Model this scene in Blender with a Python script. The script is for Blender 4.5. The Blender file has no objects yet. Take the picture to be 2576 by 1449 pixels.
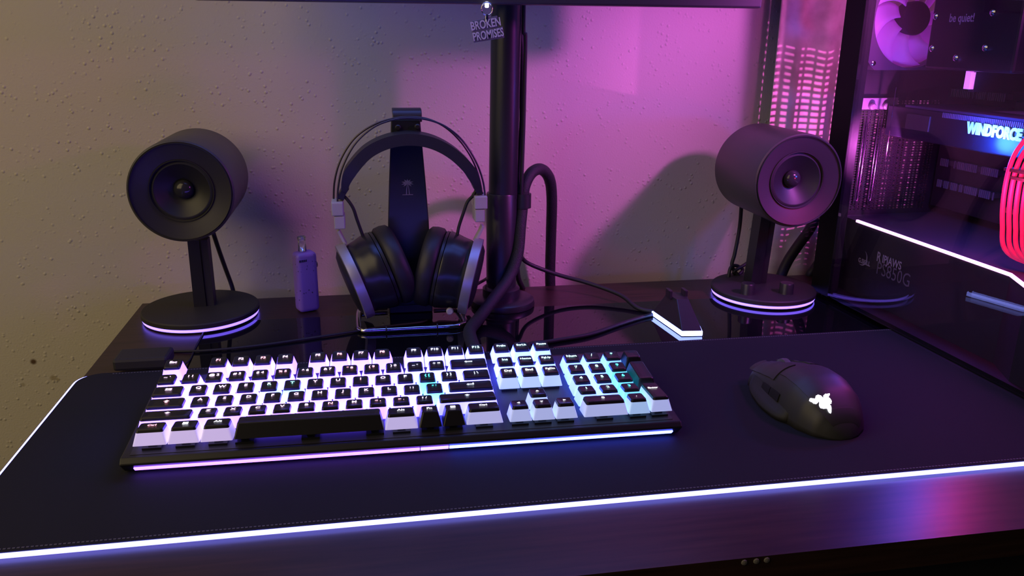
import bpy, bmesh, math, random
from mathutils import Vector, Matrix
random.seed(7)
S = bpy.context.scene
COL = S.collection
PI = math.pi

# ---------------------------------------------------------------- camera
cam_d = bpy.data.cameras.new('camera'); cam_o = bpy.data.objects.new('camera', cam_d); COL.objects.link(cam_o)
cam_d.sensor_width = 36.0; cam_d.lens = 36.0*2050/2576; cam_d.clip_start = 0.01
R_ = Vector((0.98457983, -0.17465684, 0.00987643)); U_ = Vector((0.04265638, 0.29445043, 0.95471429)); F_ = Vector((0.16965551, 0.93957114, -0.29736018))
mw = Matrix(((R_.x, U_.x, -F_.x, 0), (R_.y, U_.y, -F_.y, 0), (R_.z, U_.z, -F_.z, 0.3263), (0, 0, 0, 1)))
cam_o.matrix_world = mw
S.camera = cam_o

# ---------------------------------------------------------------- world, lights, exposure
S.view_settings.view_transform = 'Standard'; S.view_settings.look = 'None'
S.view_settings.gamma = 1.0; S.view_settings.exposure = 0.0; S.view_settings.use_curve_mapping = False
wd = bpy.data.worlds.new('world'); S.world = wd; wd.use_nodes = True
wd.node_tree.nodes['Background'].inputs[0].default_value = (0.20, 0.24, 0.95, 1)
wd.node_tree.nodes['Background'].inputs[1].default_value = 0.022

def light(name, kind, loc, color, power, target=None, size=0.1, size_y=None):
    d = bpy.data.lights.new(name, kind); o = bpy.data.objects.new(name, d); COL.objects.link(o)
    d.color = color; d.energy = power; o.location = loc
    if kind == 'AREA':
        d.size = size
        if size_y: d.shape = 'RECTANGLE'; d.size_y = size_y
    elif kind == 'POINT': d.shadow_soft_size = size
    if target is not None:
        o.rotation_euler = (Vector(target)-Vector(loc)).to_track_quat('-Z', 'Y').to_euler()
    return o
# warm room lamp to the left of the viewer
light('room_lamp', 'AREA', (-1.25, 0.05, 0.95), (1.0, 0.78, 0.40), 12.5, (-0.45, 1.05, 0.05), 1.5)
# coloured fans glowing in the top and at the back of the computer, and the lit lettering on its graphics card
sp_ = light('top_fan_light', 'SPOT', (0.700, 0.585, 0.440), (1.0, 0.18, 0.92), 21.0, (0.43, 1.093, 0.13))
sp_.data.spot_size = math.radians(66); sp_.data.spot_blend = 0.75; sp_.data.shadow_soft_size = 0.022
light('top_fan_glow', 'POINT', (0.672, 0.590, 0.437), (0.95, 0.10, 1.0), 4.2, size=0.03)
ex_ = light('exhaust_fan_light', 'SPOT', (0.620, 0.884, 0.197), (1.0, 0.14, 0.85), 2.4, (0.61, 1.07, 0.20))
ex_.data.spot_size = math.radians(118); ex_.data.spot_blend = 0.3; ex_.data.shadow_soft_size = 0.0006
light('exhaust_hub_light', 'POINT', (0.6605, 0.9560, 0.350), (1.0, 0.16, 0.85), 0.24, size=0.010)
light('card_lettering_light', 'POINT', (0.630, 0.760, 0.222), (0.02, 0.10, 1.0), 1.5, size=0.012)
light('red_lead_light', 'POINT', (0.612, 0.690, 0.185), (1.0, 0.03, 0.18), 0.7, size=0.012)
# picture on the monitor, lighting the desk in blue
light('screen_light', 'AREA', (0.135, 0.868, 0.53), (0.12, 0.22, 1.0), 2.0, (0.13, 0.55, 0.0), 0.55, 0.30)

# ---------------------------------------------------------------- helpers
FR = {}
def link(o, parent=None):
    COL.objects.link(o)
    if parent is not None:
        o.parent = parent; FR[o.name] = FR.get(parent.name, Vector((0, 0, 0)))
    return o
def thing(name, label, cat, loc=(0, 0, 0), group=None, mat=None):
    o = bpy.data.objects.new(name, None); o.empty_display_size = 0.02; COL.objects.link(o)
    o.location = loc; FR[o.name] = Vector(loc)
    if mat is not None: o.rotation_euler = mat; FR[o.name] = Vector((0, 0, 0))
    o['label'] = label; o['category'] = cat
    if group: o['group'] = group
    return o
def tag(o, label, cat, group=None):
    o['label'] = label; o['category'] = cat
    if group: o['group'] = group
    return o
def struct(o):
    o['kind'] = 'structure'; return o
def BM(): return bmesh.new()
def mk(name, bm, mat, parent=None, smooth=False, bevel=0, label=None, recalc=True, seg=2):
    """link a bmesh as one object; coordinates are world coordinates for things without a turned frame"""
    if recalc: bmesh.ops.recalc_face_normals(bm, faces=bm.faces[:])
    me = bpy.data.meshes.new(name)
    off = FR.get(parent.name, Vector((0, 0, 0))) if parent is not None else Vector((0, 0, 0))
    if parent is None:
        if len(bm.verts):
            xs = [v.co.x for v in bm.verts]; ys = [v.co.y for v in bm.verts]; zs = [v.co.z for v in bm.verts]
            off = Vector(((min(xs)+max(xs))/2, (min(ys)+max(ys))/2, min(zs)))
    if off.length > 0: bmesh.ops.translate(bm, verts=bm.verts[:], vec=-off)
    bm.to_mesh(me); bm.free()
    me.materials.append(mat)
    o = bpy.data.objects.new(name, me); link(o, parent)
    if parent is None: o.location = off
    if smooth:
        for p in me.polygons: p.use_smooth = True
        if smooth != 'all':
            m = o.modifiers.new('edges', 'EDGE_SPLIT'); m.split_angle = math.radians(40)
    if bevel:
        b = o.modifiers.new('bevel', 'BEVEL'); b.width = bevel; b.segments = seg; b.limit_method = 'ANGLE'
    if label: o['label'] = label
    return o
def box(bm, x0, x1, y0, y1, z0, z1, rot=None, piv=None):
    vs = [bm.verts.new((x, y, z)) for z in (z0, z1) for y in (y0, y1) for x in (x0, x1)]
    for f in ((0, 2, 3, 1), (4, 5, 7, 6), (0, 1, 5, 4), (2, 6, 7, 3), (0, 4, 6, 2), (1, 3, 7, 5)):
        bm.faces.new([vs[i] for i in f])
    if rot is not None:
        piv = Vector(piv) if piv else Vector(((x0+x1)/2, (y0+y1)/2, (z0+z1)/2))
        for v in vs: v.co = rot @ (v.co-piv)+piv
    return vs
def lathe(bm, prof, org=(0, 0, 0), axis=(0, 0, 1), seg=48, cap=True, sx=1.0, cap0=True):
    """profile [(r, h)] turned about axis through org"""
    q = Vector((0, 0, 1)).rotation_difference(Vector(axis).normalized()).to_matrix(); org = Vector(org)
    rings = []
    for r, h in prof:
        rings.append([bm.verts.new(org+q @ Vector((r*sx*math.cos(2*PI*i/seg), r*math.sin(2*PI*i/seg), h))) for i in range(seg)])
    for a, b in zip(rings, rings[1:]):
        for i in range(seg):
            j = (i+1) % seg; bm.faces.new((a[i], a[j], b[j], b[i]))
    if cap:
        if cap0: bm.faces.new(rings[0][::-1])
        bm.faces.new(rings[-1])
def ringlathe(bm, prof, org=(0, 0, 0), axis=(0, 0, 1), seg=48):
    """closed profile (hollow ring)"""
    q = Vector((0, 0, 1)).rotation_difference(Vector(axis).normalized()).to_matrix(); org = Vector(org)
    rings = [[bm.verts.new(org+q @ Vector((r*math.cos(2*PI*i/seg), r*math.sin(2*PI*i/seg), h))) for i in range(seg)] for r, h in prof]
    n = len(rings)
    for k in range(n):
        a, b = rings[k], rings[(k+1) % n]
        for i in range(seg):
            j = (i+1) % seg; bm.faces.new((a[i], a[j], b[j], b[i]))
def smooth_path(pts, n=8):
    P = [Vector(p) for p in pts]; out = []
    P = [P[0]*2-P[1]]+P+[P[-1]*2-P[-2]]
    for k in range(1, len(P)-2):
        a, b, c, d = P[k-1:k+3]
        for i in range(n):
            t = i/n
            out.append(0.5*((2*b)+(c-a)*t+(2*a-5*b+4*c-d)*t*t+(3*b-a-3*c+d)*t**3))
    out.append(P[-2]); return out
def tube(bm, pts, r, seg=10, sm=True, flat=1.0, closed=False, n=8, up=None):
    P = smooth_path(pts, n) if sm else [Vector(p) for p in pts]
    nrm = None; rings = []
    for k, p in enumerate(P):
        if closed: t = P[(k+1) % len(P)]-P[k-1]
        else: t = P[min(k+1, len(P)-1)]-P[max(k-1, 0)]
        t.normalize()
        if nrm is None:
            ref = Vector(up) if up else (Vector((0, 0, 1)) if abs(t.z) < .9 else Vector((0, 1, 0)))
            nrm = (ref-t*ref.dot(t)).normalized()
        elif up:
            ref = Vector(up); nrm = (ref-t*ref.dot(t)).normalized()
        else: nrm = (nrm-t*nrm.dot(t)).normalized()
        bn = t.cross(nrm)
        rr = r[k*len(r)//len(P)] if isinstance(r, (list, tuple)) else r
        rings.append([bm.verts.new(p+(nrm*math.cos(2*PI*i/seg)*flat+bn*math.sin(2*PI*i/seg))*rr) for i in range(seg)])
    m = len(rings)
    for k in range(m if closed else m-1):
        a, b = rings[k], rings[(k+1) % m]
        for i in range(seg):
            j = (i+1) % seg; bm.faces.new((a[i], a[j], b[j], b[i]))
    if not closed:
        bm.faces.new(rings[0][::-1]); bm.faces.new(rings[-1])
def band(bm, pts, w, th, side, sm=True, n=8):
    """rectangular strip swept along pts, 'side' is the width direction"""
    P = smooth_path(pts, n) if sm else [Vector(p) for p in pts]
    side = Vector(side).normalized(); rings = []
    for k, p in enumerate(P):
        t = (P[min(k+1, len(P)-1)]-P[max(k-1, 0)]).normalized()
        nn = side.cross(t).normalized()
        ww = w(k/(len(P)-1)) if callable(w) else w
        tt = th(k/(len(P)-1)) if callable(th) else th
        rings.append([bm.verts.new(p+side*a*ww/2+nn*b*tt/2) for a, b in ((-1, -1), (1, -1), (1, 1), (-1, 1))])
    for a, b in zip(rings, rings[1:]):
        for i in range(4):
            j = (i+1) % 4; bm.faces.new((a[i], a[j], b[j], b[i]))
    bm.faces.new(rings[0][::-1]); bm.faces.new(rings[-1])
def prism(bm, pts, z0, z1, top=None):
    a = [bm.verts.new((x, y, z0)) for x, y in pts]; b = [bm.verts.new((x, y, z1)) for x, y in (top or pts)]
    n = len(a)
    for i in range(n):
        j = (i+1) % n; bm.faces.new((a[i], a[j], b[j], b[i]))
    bm.faces.new(a[::-1]); bm.faces.new(b)
_tc = {}
def text_mesh(s, size, ext=0.0, align='CENTER', sc=(1, 1), bold=0.0):
    key = (s, size, ext, sc, bold)
    if key in _tc: return _tc[key]
    c = bpy.data.curves.new('lettering', 'FONT'); c.body = s; c.size = size; c.extrude = ext; c.align_x = align; c.align_y = 'CENTER'
    c.offset = bold; c.resolution_u = 3
    o = bpy.data.objects.new('lettering', c); COL.objects.link(o)
    bpy.context.view_layer.update()
    dg = bpy.context.evaluated_depsgraph_get()
    me = bpy.data.meshes.new_from_object(o.evaluated_get(dg))
    bpy.data.objects.remove(o); bpy.data.curves.remove(c)
    for v in me.vertices: v.co.x *= sc[0]; v.co.y *= sc[1]
    _tc[key] = me; return me
def text_obj(name, s, size, mat, parent, M, ext=0.0, sc=(1, 1), bold=0.0, label=None):
    me = text_mesh(s, size, ext, 'CENTER', sc, bold).copy(); me.transform(M)
    me.materials.clear(); me.materials.append(mat)
    off = FR.get(parent.name, Vector((0, 0, 0)))
    me.transform(Matrix.Translation(-off))
    o = bpy.data.objects.new(name, me); link(o, parent)
    if label: o['label'] = label
    return o

# ---------------------------------------------------------------- materials
_mc = {}
def P(name, col, rough=0.5, metal=0.0, emi=None, es=0.0, spec=0.5, bump=None, coat=0.0):
    if name in _mc: return _mc[name]
    m = bpy.data.materials.new(name); m.use_nodes = True; nt = m.node_tree; b = nt.nodes['Principled BSDF']
    b.inputs['Base Color'].default_value = (*col, 1); b.inputs['Roughness'].default_value = rough
    b.inputs['Metallic'].default_value = metal; b.inputs['Specular IOR Level'].default_value = spec
    b.inputs['Coat Weight'].default_value = coat
    if emi: b.inputs['Emission Color'].default_value = (*emi, 1); b.inputs['Emission Strength'].default_value = es
    if bump:
        sc, st, d = bump
        tc = nt.nodes.new('ShaderNodeTexCoord'); n = nt.nodes.new('ShaderNodeTexNoise'); n.inputs['Scale'].default_value = sc
        n.inputs['Detail'].default_value = 3
        bp = nt.nodes.new('ShaderNodeBump'); bp.inputs['Strength'].default_value = st; bp.inputs['Distance'].default_value = d
        nt.links.new(tc.outputs['Object'], n.inputs['Vector']); nt.links.new(n.outputs[0], bp.inputs['Height'])
        nt.links.new(bp.outputs[0], b.inputs['Normal'])
    _mc[name] = m; return m
def E(name, col, s, base=(0.8, 0.8, 0.8)): return P(name, base, 0.5, emi=col, es=s)

def wall_mat():
    m = bpy.data.materials.new('painted_plaster'); m.use_nodes = True; nt = m.node_tree; b = nt.nodes['Principled BSDF']; L = nt.links.new
    b.inputs['Roughness'].default_value = 0.75; b.inputs['Specular IOR Level'].default_value = 0.25
    geo = nt.nodes.new('ShaderNodeNewGeometry')
    n1 = nt.nodes.new('ShaderNodeTexNoise'); n1.inputs['Scale'].default_value = 420; n1.inputs['Detail'].default_value = 3
    v1 = nt.nodes.new('ShaderNodeTexVoronoi'); v1.inputs['Scale'].default_value = 130
    v1.inputs['Randomness'].default_value = 1.0
    r1 = nt.nodes.new('ShaderNodeMapRange'); r1.inputs[1].default_value = 0.08; r1.inputs[2].default_value = 0.30; r1.inputs[3].default_value = 1; r1.inputs[4].default_value = 0
    n2 = nt.nodes.new('ShaderNodeTexNoise'); n2.inputs['Scale'].default_value = 35
    r2 = nt.nodes.new('ShaderNodeMapRange'); r2.inputs[1].default_value = 0.38; r2.inputs[2].default_value = 0.62
    mu = nt.nodes.new('ShaderNodeMath'); mu.operation = 'MULTIPLY'
    ad = nt.nodes.new('ShaderNodeMath'); ad.operation = 'MULTIPLY_ADD'; ad.inputs[1].default_value = 0.40
    bp = nt.nodes.new('ShaderNodeBump'); bp.inputs['Strength'].default_value = 0.7; bp.inputs['Distance'].default_value = 0.0012
    for t in (n1, v1, n2): L(geo.outputs['Position'], t.inputs['Vector'])
    L(v1.outputs['Distance'], r1.inputs[0]); L(n2.outputs[0], r2.inputs[0]); L(r1.outputs[0], mu.inputs[0]); L(r2.outputs[0], mu.inputs[1])
    L(n1.outputs[0], ad.inputs[0]); L(mu.outputs[0], ad.inputs[2]); L(ad.outputs[0], bp.inputs['Height']); L(bp.outputs[0], b.inputs['Normal'])
    # stains on the paint: brown spots
    cur = None
    base = nt.nodes.new('ShaderNodeRGB'); base.outputs[0].default_value = (0.60, 0.55, 0.46, 1); cur = base.outputs[0]
    for (px, py, pz), rr, cc in (((-0.4439,1.0930,-0.0930), 0.0042, (0.12, 0.07, 0.04, 1)), ((-0.4232,1.0930,-0.1177), 0.0045, (0.40, 0.34, 0.24, 1)), ((-0.4182,1.0930,-0.1203), 0.003, (0.42, 0.36, 0.26, 1)), ((-0.4615,1.0930,-0.1249), 0.003, (0.45, 0.40, 0.30, 1))):
        d = nt.nodes.new('ShaderNodeVectorMath'); d.operation = 'DISTANCE'; d.inputs[1].default_value = (px, py, pz)
        L(geo.outputs['Position'], d.inputs[0])
        mr = nt.nodes.new('ShaderNodeMapRange'); mr.inputs[1].default_value = rr*0.55; mr.inputs[2].default_value = rr*1.2; mr.inputs[3].default_value = 1; mr.inputs[4].default_value = 0
        L(d.outputs['Value'], mr.inputs[0])
        mx = nt.nodes.new('ShaderNodeMix'); mx.data_type = 'RGBA'; mx.inputs[7].default_value = cc
        L(mr.outputs[0], mx.inputs[0]); L(cur, mx.inputs[6]); cur = mx.outputs[2]
    L(cur, b.inputs['Base Color'])
    return m
def wood_mat():
    m = bpy.data.materials.new('dark_stained_wood'); m.use_nodes = True; nt = m.node_tree; b = nt.nodes['Principled BSDF']; L = nt.links.new
    geo = nt.nodes.new('ShaderNodeNewGeometry'); mp = nt.nodes.new('ShaderNodeMapping'); mp.inputs['Scale'].default_value = (6, 90, 90)
    n = nt.nodes.new('ShaderNodeTexNoise'); n.inputs['Scale'].default_value = 2.2; n.inputs['Detail'].default_value = 6
    r = nt.nodes.new('ShaderNodeValToRGB'); r.color_ramp.elements[0].position = 0.3; r.color_ramp.elements[0].color = (0.020, 0.009, 0.008, 1)
    r.color_ramp.elements[1].position = 0.75; r.color_ramp.elements[1].color = (0.050, 0.023, 0.018, 1)
    L(geo.outputs['Position'], mp.inputs[0]); L(mp.outputs[0], n.inputs['Vector']); L(n.outputs[0], r.inputs[0]); L(r.outputs[0], b.inputs['Base Color'])
    bp = nt.nodes.new('ShaderNodeBump'); bp.inputs['Strength'].default_value = 0.08; bp.inputs['Distance'].default_value = 0.0006
    L(n.outputs[0], bp.inputs['Height']); L(bp.outputs[0], b.inputs['Normal'])
    b.inputs['Roughness'].default_value = 0.34; b.inputs['Specular IOR Level'].default_value = 0.42
    return m
def glass_mat(name, tint=(0.85, 0.85, 0.88), ior=1.5, rough=0.0):
    m = bpy.data.materials.new(name); m.use_nodes = True; nt = m.node_tree; nt.nodes.clear(); L = nt.links.new
    o = nt.nodes.new('ShaderNodeOutputMaterial'); mx = nt.nodes.new('ShaderNodeMixShader'); t = nt.nodes.new('ShaderNodeBsdfTransparent')
    g = nt.nodes.new('ShaderNodeBsdfGlossy'); f = nt.nodes.new('ShaderNodeFresnel'); f.inputs[0].default_value = ior
    gg = nt.nodes.new('ShaderNodeNewGeometry'); mr = nt.nodes.new('ShaderNodeMapRange'); mr.inputs[3].default_value = ior; mr.inputs[4].default_value = 1/ior
    L(gg.outputs['Backfacing'], mr.inputs[0]); L(mr.outputs[0], f.inputs[0])
    t.inputs[0].default_value = (*tint, 1); g.inputs['Roughness'].default_value = rough
    L(f.outputs[0], mx.inputs[0]); L(t.outputs[0], mx.inputs[1]); L(g.outputs[0], mx.inputs[2]); L(mx.outputs[0], o.inputs[0])
    return m
def speckle_mat():
    m = bpy.data.materials.new('purple_speckled_shell'); m.use_nodes = True; nt = m.node_tree; b = nt.nodes['Principled BSDF']; L = nt.links.new
    geo = nt.nodes.new('ShaderNodeNewGeometry'); v = nt.nodes.new('ShaderNodeTexVoronoi'); v.inputs['Scale'].default_value = 240
    n = nt.nodes.new('ShaderNodeTexNoise'); n.inputs['Scale'].default_value = 60
    r = nt.nodes.new('ShaderNodeMapRange'); r.inputs[1].default_value = 0.14; r.inputs[2].default_value = 0.24; r.inputs[3].default_value = 1; r.inputs[4].default_value = 0
    r2 = nt.nodes.new('ShaderNodeMapRange'); r2.inputs[1].default_value = 0.5; r2.inputs[2].default_value = 0.56
    mu = nt.nodes.new('ShaderNodeMath'); mu.operation = 'MULTIPLY'
    mx = nt.nodes.new('ShaderNodeMix'); mx.data_type = 'RGBA'; mx.inputs[6].default_value = (0.24, 0.13, 0.55, 1); mx.inputs[7].default_value = (0.03, 0.02, 0.08, 1)
    L(geo.outputs['Position'], v.inputs['Vector']); L(geo.outputs['Position'], n.inputs['Vector'])
    L(v.outputs['Distance'], r.inputs[0]); L(n.outputs[0], r2.inputs[0]); L(r.outputs[0], mu.inputs[0]); L(r2.outputs[0], mu.inputs[1])
    L(mu.outputs[0], mx.inputs[0]); L(mx.outputs[2], b.inputs['Base Color'])
    b.inputs['Roughness'].default_value = 0.42
    return m
def curtain_mat():
    m = bpy.data.materials.new('woven_curtain_cloth'); m.use_nodes = True; nt = m.node_tree; b = nt.nodes['Principled BSDF']; L = nt.links.new
    geo = nt.nodes.new('ShaderNodeNewGeometry'); n = nt.nodes.new('ShaderNodeTexNoise'); n.inputs['Scale'].default_value = 30; n.inputs['Detail'].default_value = 5
    r = nt.nodes.new('ShaderNodeValToRGB'); r.color_ramp.elements[0].position = 0.35; r.color_ramp.elements[0].color = (0.52, 0.45, 0.38, 1)
    r.color_ramp.elements[1].position = 0.6; r.color_ramp.elements[1].color = (0.72, 0.64, 0.56, 1)
    L(geo.outputs['Position'], n.inputs['Vector']); L(n.outputs[0], r.inputs[0]); L(r.outputs[0], b.inputs['Base Color'])
    b.inputs['Roughness'].default_value = 0.9
    bp = nt.nodes.new('ShaderNodeBump'); bp.inputs['Strength'].default_value = 0.25; bp.inputs['Distance'].default_value = 0.001
    L(n.outputs[0], bp.inputs['Height']); L(bp.outputs[0], b.inputs['Normal'])
    return m
M_black = P('black_plastic', (0.018, 0.018, 0.020), 0.45)
M_soft = P('soft_black_plastic', (0.022, 0.021, 0.023), 0.62)
M_satin = P('satin_black_metal', (0.020, 0.020, 0.024), 0.36, 0.0)
M_cable = P('black_cable', (0.012, 0.012, 0.014), 0.55)
M_braid = P('braided_sleeve', (0.014, 0.014, 0.017), 0.6, bump=(900, 0.8, 0.0008))
M_leather = P('black_leatherette', (0.020, 0.019, 0.021), 0.5, bump=(500, 0.3, 0.0004))
M_gun = P('brushed_grey_metal', (0.42, 0.41, 0.46), 0.42, 0.6)
M_lgrey = P('light_grey_plastic', (0.42, 0.41, 0.44), 0.5)
M_steel = P('polished_steel', (0.75, 0.74, 0.78), 0.12, 1.0)
M_mat = P('mat_cloth', (0.016, 0.017, 0.024), 0.85, spec=0.2, bump=(1500, 0.35, 0.0003))
M_pboard = P('dark_circuit_board', (0.006, 0.006, 0.008), 0.5)
M_case = P('black_case_metal', (0.016, 0.015, 0.018), 0.45)
M_grey = P('dull_grey_metal', (0.30, 0.27, 0.32), 0.45, 0.5)
M_fanblade = P('magenta_lit_fan', (0.5, 0.3, 0.55), 0.5, emi=(0.48, 0.03, 0.62), es=0.40)
M_rubber = P('rubber_cone', (0.014, 0.014, 0.016), 0.7)
M_wood = wood_mat()
M_topglass = P('black_back_painted_glass', (0.004, 0.004, 0.006), 0.03, spec=0.55)
M_brass = P('brass', (0.45, 0.28, 0.12), 0.4, 0.8)

# ---------------------------------------------------------------- setting
WY = 1.093
bm = BM(); box(bm, -3.0, 3.0, WY, WY+0.12, -0.75, 1.75); struct(mk('wall_back', bm, wall_mat()))
bm = BM(); box(bm, -3.0, 3.0, -2.5, WY, -0.80, -0.75); struct(mk('floor', bm, P('dark_carpet', (0.05, 0.045, 0.04), 0.9, bump=(300, .5, .002))))

# curtain hanging on the wall behind the computer
bm = BM()
nx, nz = 90, 16; x0, x1 = 0.553, 0.80; rows = []
for k in range(nz+1):
    z = -0.55+k*(1.5/nz); row = []
    for i in range(nx+1):
        x = x0+(x1-x0)*i/nx
        y = 1.072+0.0025*math.sin((x-x0)*150+0.6*math.sin(z*4))+0.0035*math.sin((x-x0)*63+z*2)
        row.append(bm.verts.new((x+0.004*math.sin(z*5), y, z)))
    rows.append(row)
for a, b in zip(rows, rows[1:]):
    for i in range(nx): bm.faces.new((a[i], a[i+1], b[i+1], b[i]))
cu = mk('curtain', bm, curtain_mat(), smooth='all'); tag(cu, 'pale textured curtain hanging on the wall behind the computer case', 'curtain')
so = cu.modifiers.new('thickness', 'SOLIDIFY'); so.thickness = 0.0012

# ---------------------------------------------------------------- desk
desk = thing('desk', 'dark wooden computer desk with a glossy black glass inset top', 'desk', (0.4, 0.73, -0.75))
DX0, DX1, DY0, DY1 = -0.283, 1.15, 0.423, 1.033
GX0, GX1, GY0, GY1 = -0.189, 1.05, 0.515, 0.949
bm = BM()
outer = [(DX0+0.02, DY0), (DX1, DY0), (DX1, DY1), (DX0+0.012, DY1), (DX0, DY1-0.012), (DX0, DY0+0.02)]
# top as a frame around the inset: four slabs
box(bm, DX0, GX0, DY0, DY1, -0.022, 0.0); box(bm, GX1, DX1, DY0, DY1, -0.022, 0.0)
box(bm, GX0, GX1, DY0, GY0, -0.022, 0.0); box(bm, GX0, GX1, GY1, DY1, -0.022, 0.0)
mk('desk_top', bm, M_wood, desk)
bm = BM(); box(bm, GX0, GX1, GY0, GY1, -0.012, 0.0); mk('glass_inset', bm, M_topglass, desk, label='glossy black glass inset')
bm = BM(); box(bm, DX0+0.03, DX1-0.03, DY0+0.022, DY0+0.042, -0.075, -0.022)
pan = mk('drawer_front', bm, P('black_drawer_front', (0.02, 0.02, 0.019), 0.55), desk, bevel=0.0015)
bm = BM(); lathe(bm, [(0.004, 0), (0.003, 0.004), (0.0075, 0.009), (0.0085, 0.013), (0.006, 0.017), (0.0, 0.018)][:-1], (0.332, 0.445, -0.052), (0, -1, 0.0), 20)
mk('drawer_knob', bm, M_brass, pan, smooth=True)
for x in (DX0+0.03, DX1-0.08):
    for y in (DY0+0.05, DY1-0.08):
        bm = BM(); box(bm, x, x+0.05, y, y+0.05, -0.75, -0.022); mk('desk_leg', bm, M_wood, desk, bevel=0.002)
for i, (px, py, pz) in enumerate(((0.2330,0.4274,-0.0040), (0.2415,0.4269,-0.0040), (0.2489,0.4270,-0.0040))):
    bm = BM(); lathe(bm, [(0.0005, -0.001), (0.0022, 0.0), (0.0018, 0.0007), (0.0004, 0.001)], (px, DY0-0.0003, -0.003), (0, -1, 0), 9)
    mk('chipped_spot', bm, P('worn_grey', (0.16, 0.15, 0.15), 0.8), desk)

# ---------------------------------------------------------------- mouse mat with light piping
MX0, MX1, MY0, MY1 = -0.284, 0.640, 0.500, 0.800
def mat_outline(inset=0.0, n=7, r=0.022):
    pts = []
    for cx, cy, a0 in ((MX1-r, MY1-r, 0), (MX0+r, MY1-r, 90), (MX0+r, MY0+r, 180), (MX1-r, MY0+r, 270)):
        for i in range(n):
            a = math.radians(a0+90*i/(n-1)); pts.append((cx+(r-inset)*math.cos(a), cy+(r-inset)*math.sin(a)))
    return pts
mat = thing('desk_mat', 'long black cloth desk mat edged with glowing blue-white light piping', 'desk mat', (0.13, 0.66, 0.0))
bm = BM(); prism(bm, mat_outline(0.0012, 13), 0.0002, 0.0040); mk('cloth', bm, M_mat, mat)
bm = BM(); tube(bm, [(x, y-0.0042*max(0, min(1, (y-MY1+0.010)/0.010))**2, 0.0020) for x, y in mat_outline(0.0, 13)], 0.0017, 10, sm=False, closed=True, up=(0, 0, 1))
mk('light_piping', bm, E('mat_piping_light', (0.19, 0.20, 1.0), 6.5), mat, smooth='all', label='glowing blue-white light piping')
bm = BM()
for x in [MX0+0.03+i*0.0028 for i in range(int((MX1-MX0-0.06)/0.0028))]:
    for y, s in ((MY1-0.0045, 1), (MY0+0.0045, -1)):
        box(bm, x, x+0.0017, y-0.0006, y+0.0006, 0.0038, 0.0043)
o = mk('edge_stitching', bm, P('stitch_thread', (0.10, 0.10, 0.13), 0.7), mat); o['kind'] = 'stuff'
bm = BM(); prism(bm, [(-0.255, 0.8005), (-0.203, 0.8005), (-0.203, 0.832), (-0.255, 0.832)], 0.0036, 0.0165)
ctl = mk('control_box', bm, M_soft, mat, bevel=0.003, label='matte black control box clipped to the back left edge')

# ---------------------------------------------------------------- keyboard
U = 0.01905
kb = thing('keyboard', 'full-size black mechanical keyboard with glowing white-sided keycaps on the mat', 'keyboard', mat=(math.radians(5.0), 0, math.radians(-0.8)))
_R = kb.rotation_euler.to_matrix(); kb.location = Vector((-0.185, 0.596, 0.033))-_R @ Vector((0, 0, 0.028))
H0 = 0.028                                     # cap top level in the keyboard's own frame
W_ = 22.5*U
bm = BM()                                      # case, a side profile swept along the width
prof = [(-0.0135, 0.0115), (-0.0095, 0.0155), (0.0, 0.0150), (0.122, 0.0150), (0.1265, 0.0120), (0.1265, -0.0035), (0.002, -0.0006), (-0.0045, 0.0006)]
for_x = (-0.0065, W_+0.0065)
va = [bm.verts.new((for_x[0], y, z)) for y, z in prof]; vb = [bm.verts.new((for_x[1], y, z)) for y, z in prof]
for i in range(len(prof)):
    j = (i+1) % len(prof); bm.faces.new((va[i], va[j], vb[j], vb[i]))
bm.faces.new(va[::-1]); bm.faces.new(vb)
mk('case', bm, P('keyboard_case', (0.012, 0.012, 0.015), 0.42), kb, bevel=0.0012)
for x in (0.03, W_-0.05):
    bm = BM(); box(bm, x, x+0.02, 0.112, 0.122, -0.0108, -0.002); mk('flip_foot', bm, M_black, kb)
# light bar, three segments, on the slanted front face
for a, b, c, s in ((0.0025, 0.2175, (0.26, 0.09, 1.0), 7.0), (0.2183, 0.2405, (0.25, 0.11, 1.0), 7.0), (0.2413, W_-0.0005, (0.075, 0.105, 1.0), 13.0)):
    bm = BM()
    d = Vector((0, -0.0045+0.0135, 0.0006-0.0115)).normalized(); nn = Vector((0, -0.84, -0.54)).normalized()
    q0 = Vector((0, -0.0135, 0.0115))+d*0.0058; q1 = q0+d*0.0044
    vs = []
    for x in (a, b):
        for q, k in ((q0, -0.0005), (q1, -0.0005), (q1, 0.0011), (q0, 0.0011)): vs.append(bm.verts.new(Vector((x, 0, 0))+q+nn*k))
    for f in ((0, 1, 2, 3), (7, 6, 5, 4), (0, 4, 5, 1), (1, 5, 6, 2), (2, 6, 7, 3), (3, 7, 4, 0)): bm.faces.new([vs[i] for i in f])
    mk('light_bar', bm, E('kb_bar_%.2f' % a, c, s), kb)
for (x, y, s) in ((16.62*U, 2.05*U, 1.0), (18.35*U, 5.0*U, 0.5)):
    bm = BM(); lathe(bm, [(0.0009, 0), (0.0009, 0.0004)], (x, y, 0.0150), (0, 0, 1), 12); mk('indicator_light', bm, E('indicator', (0.8, 0.85, 1.0), 1.2*s+0.2), kb)

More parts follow.
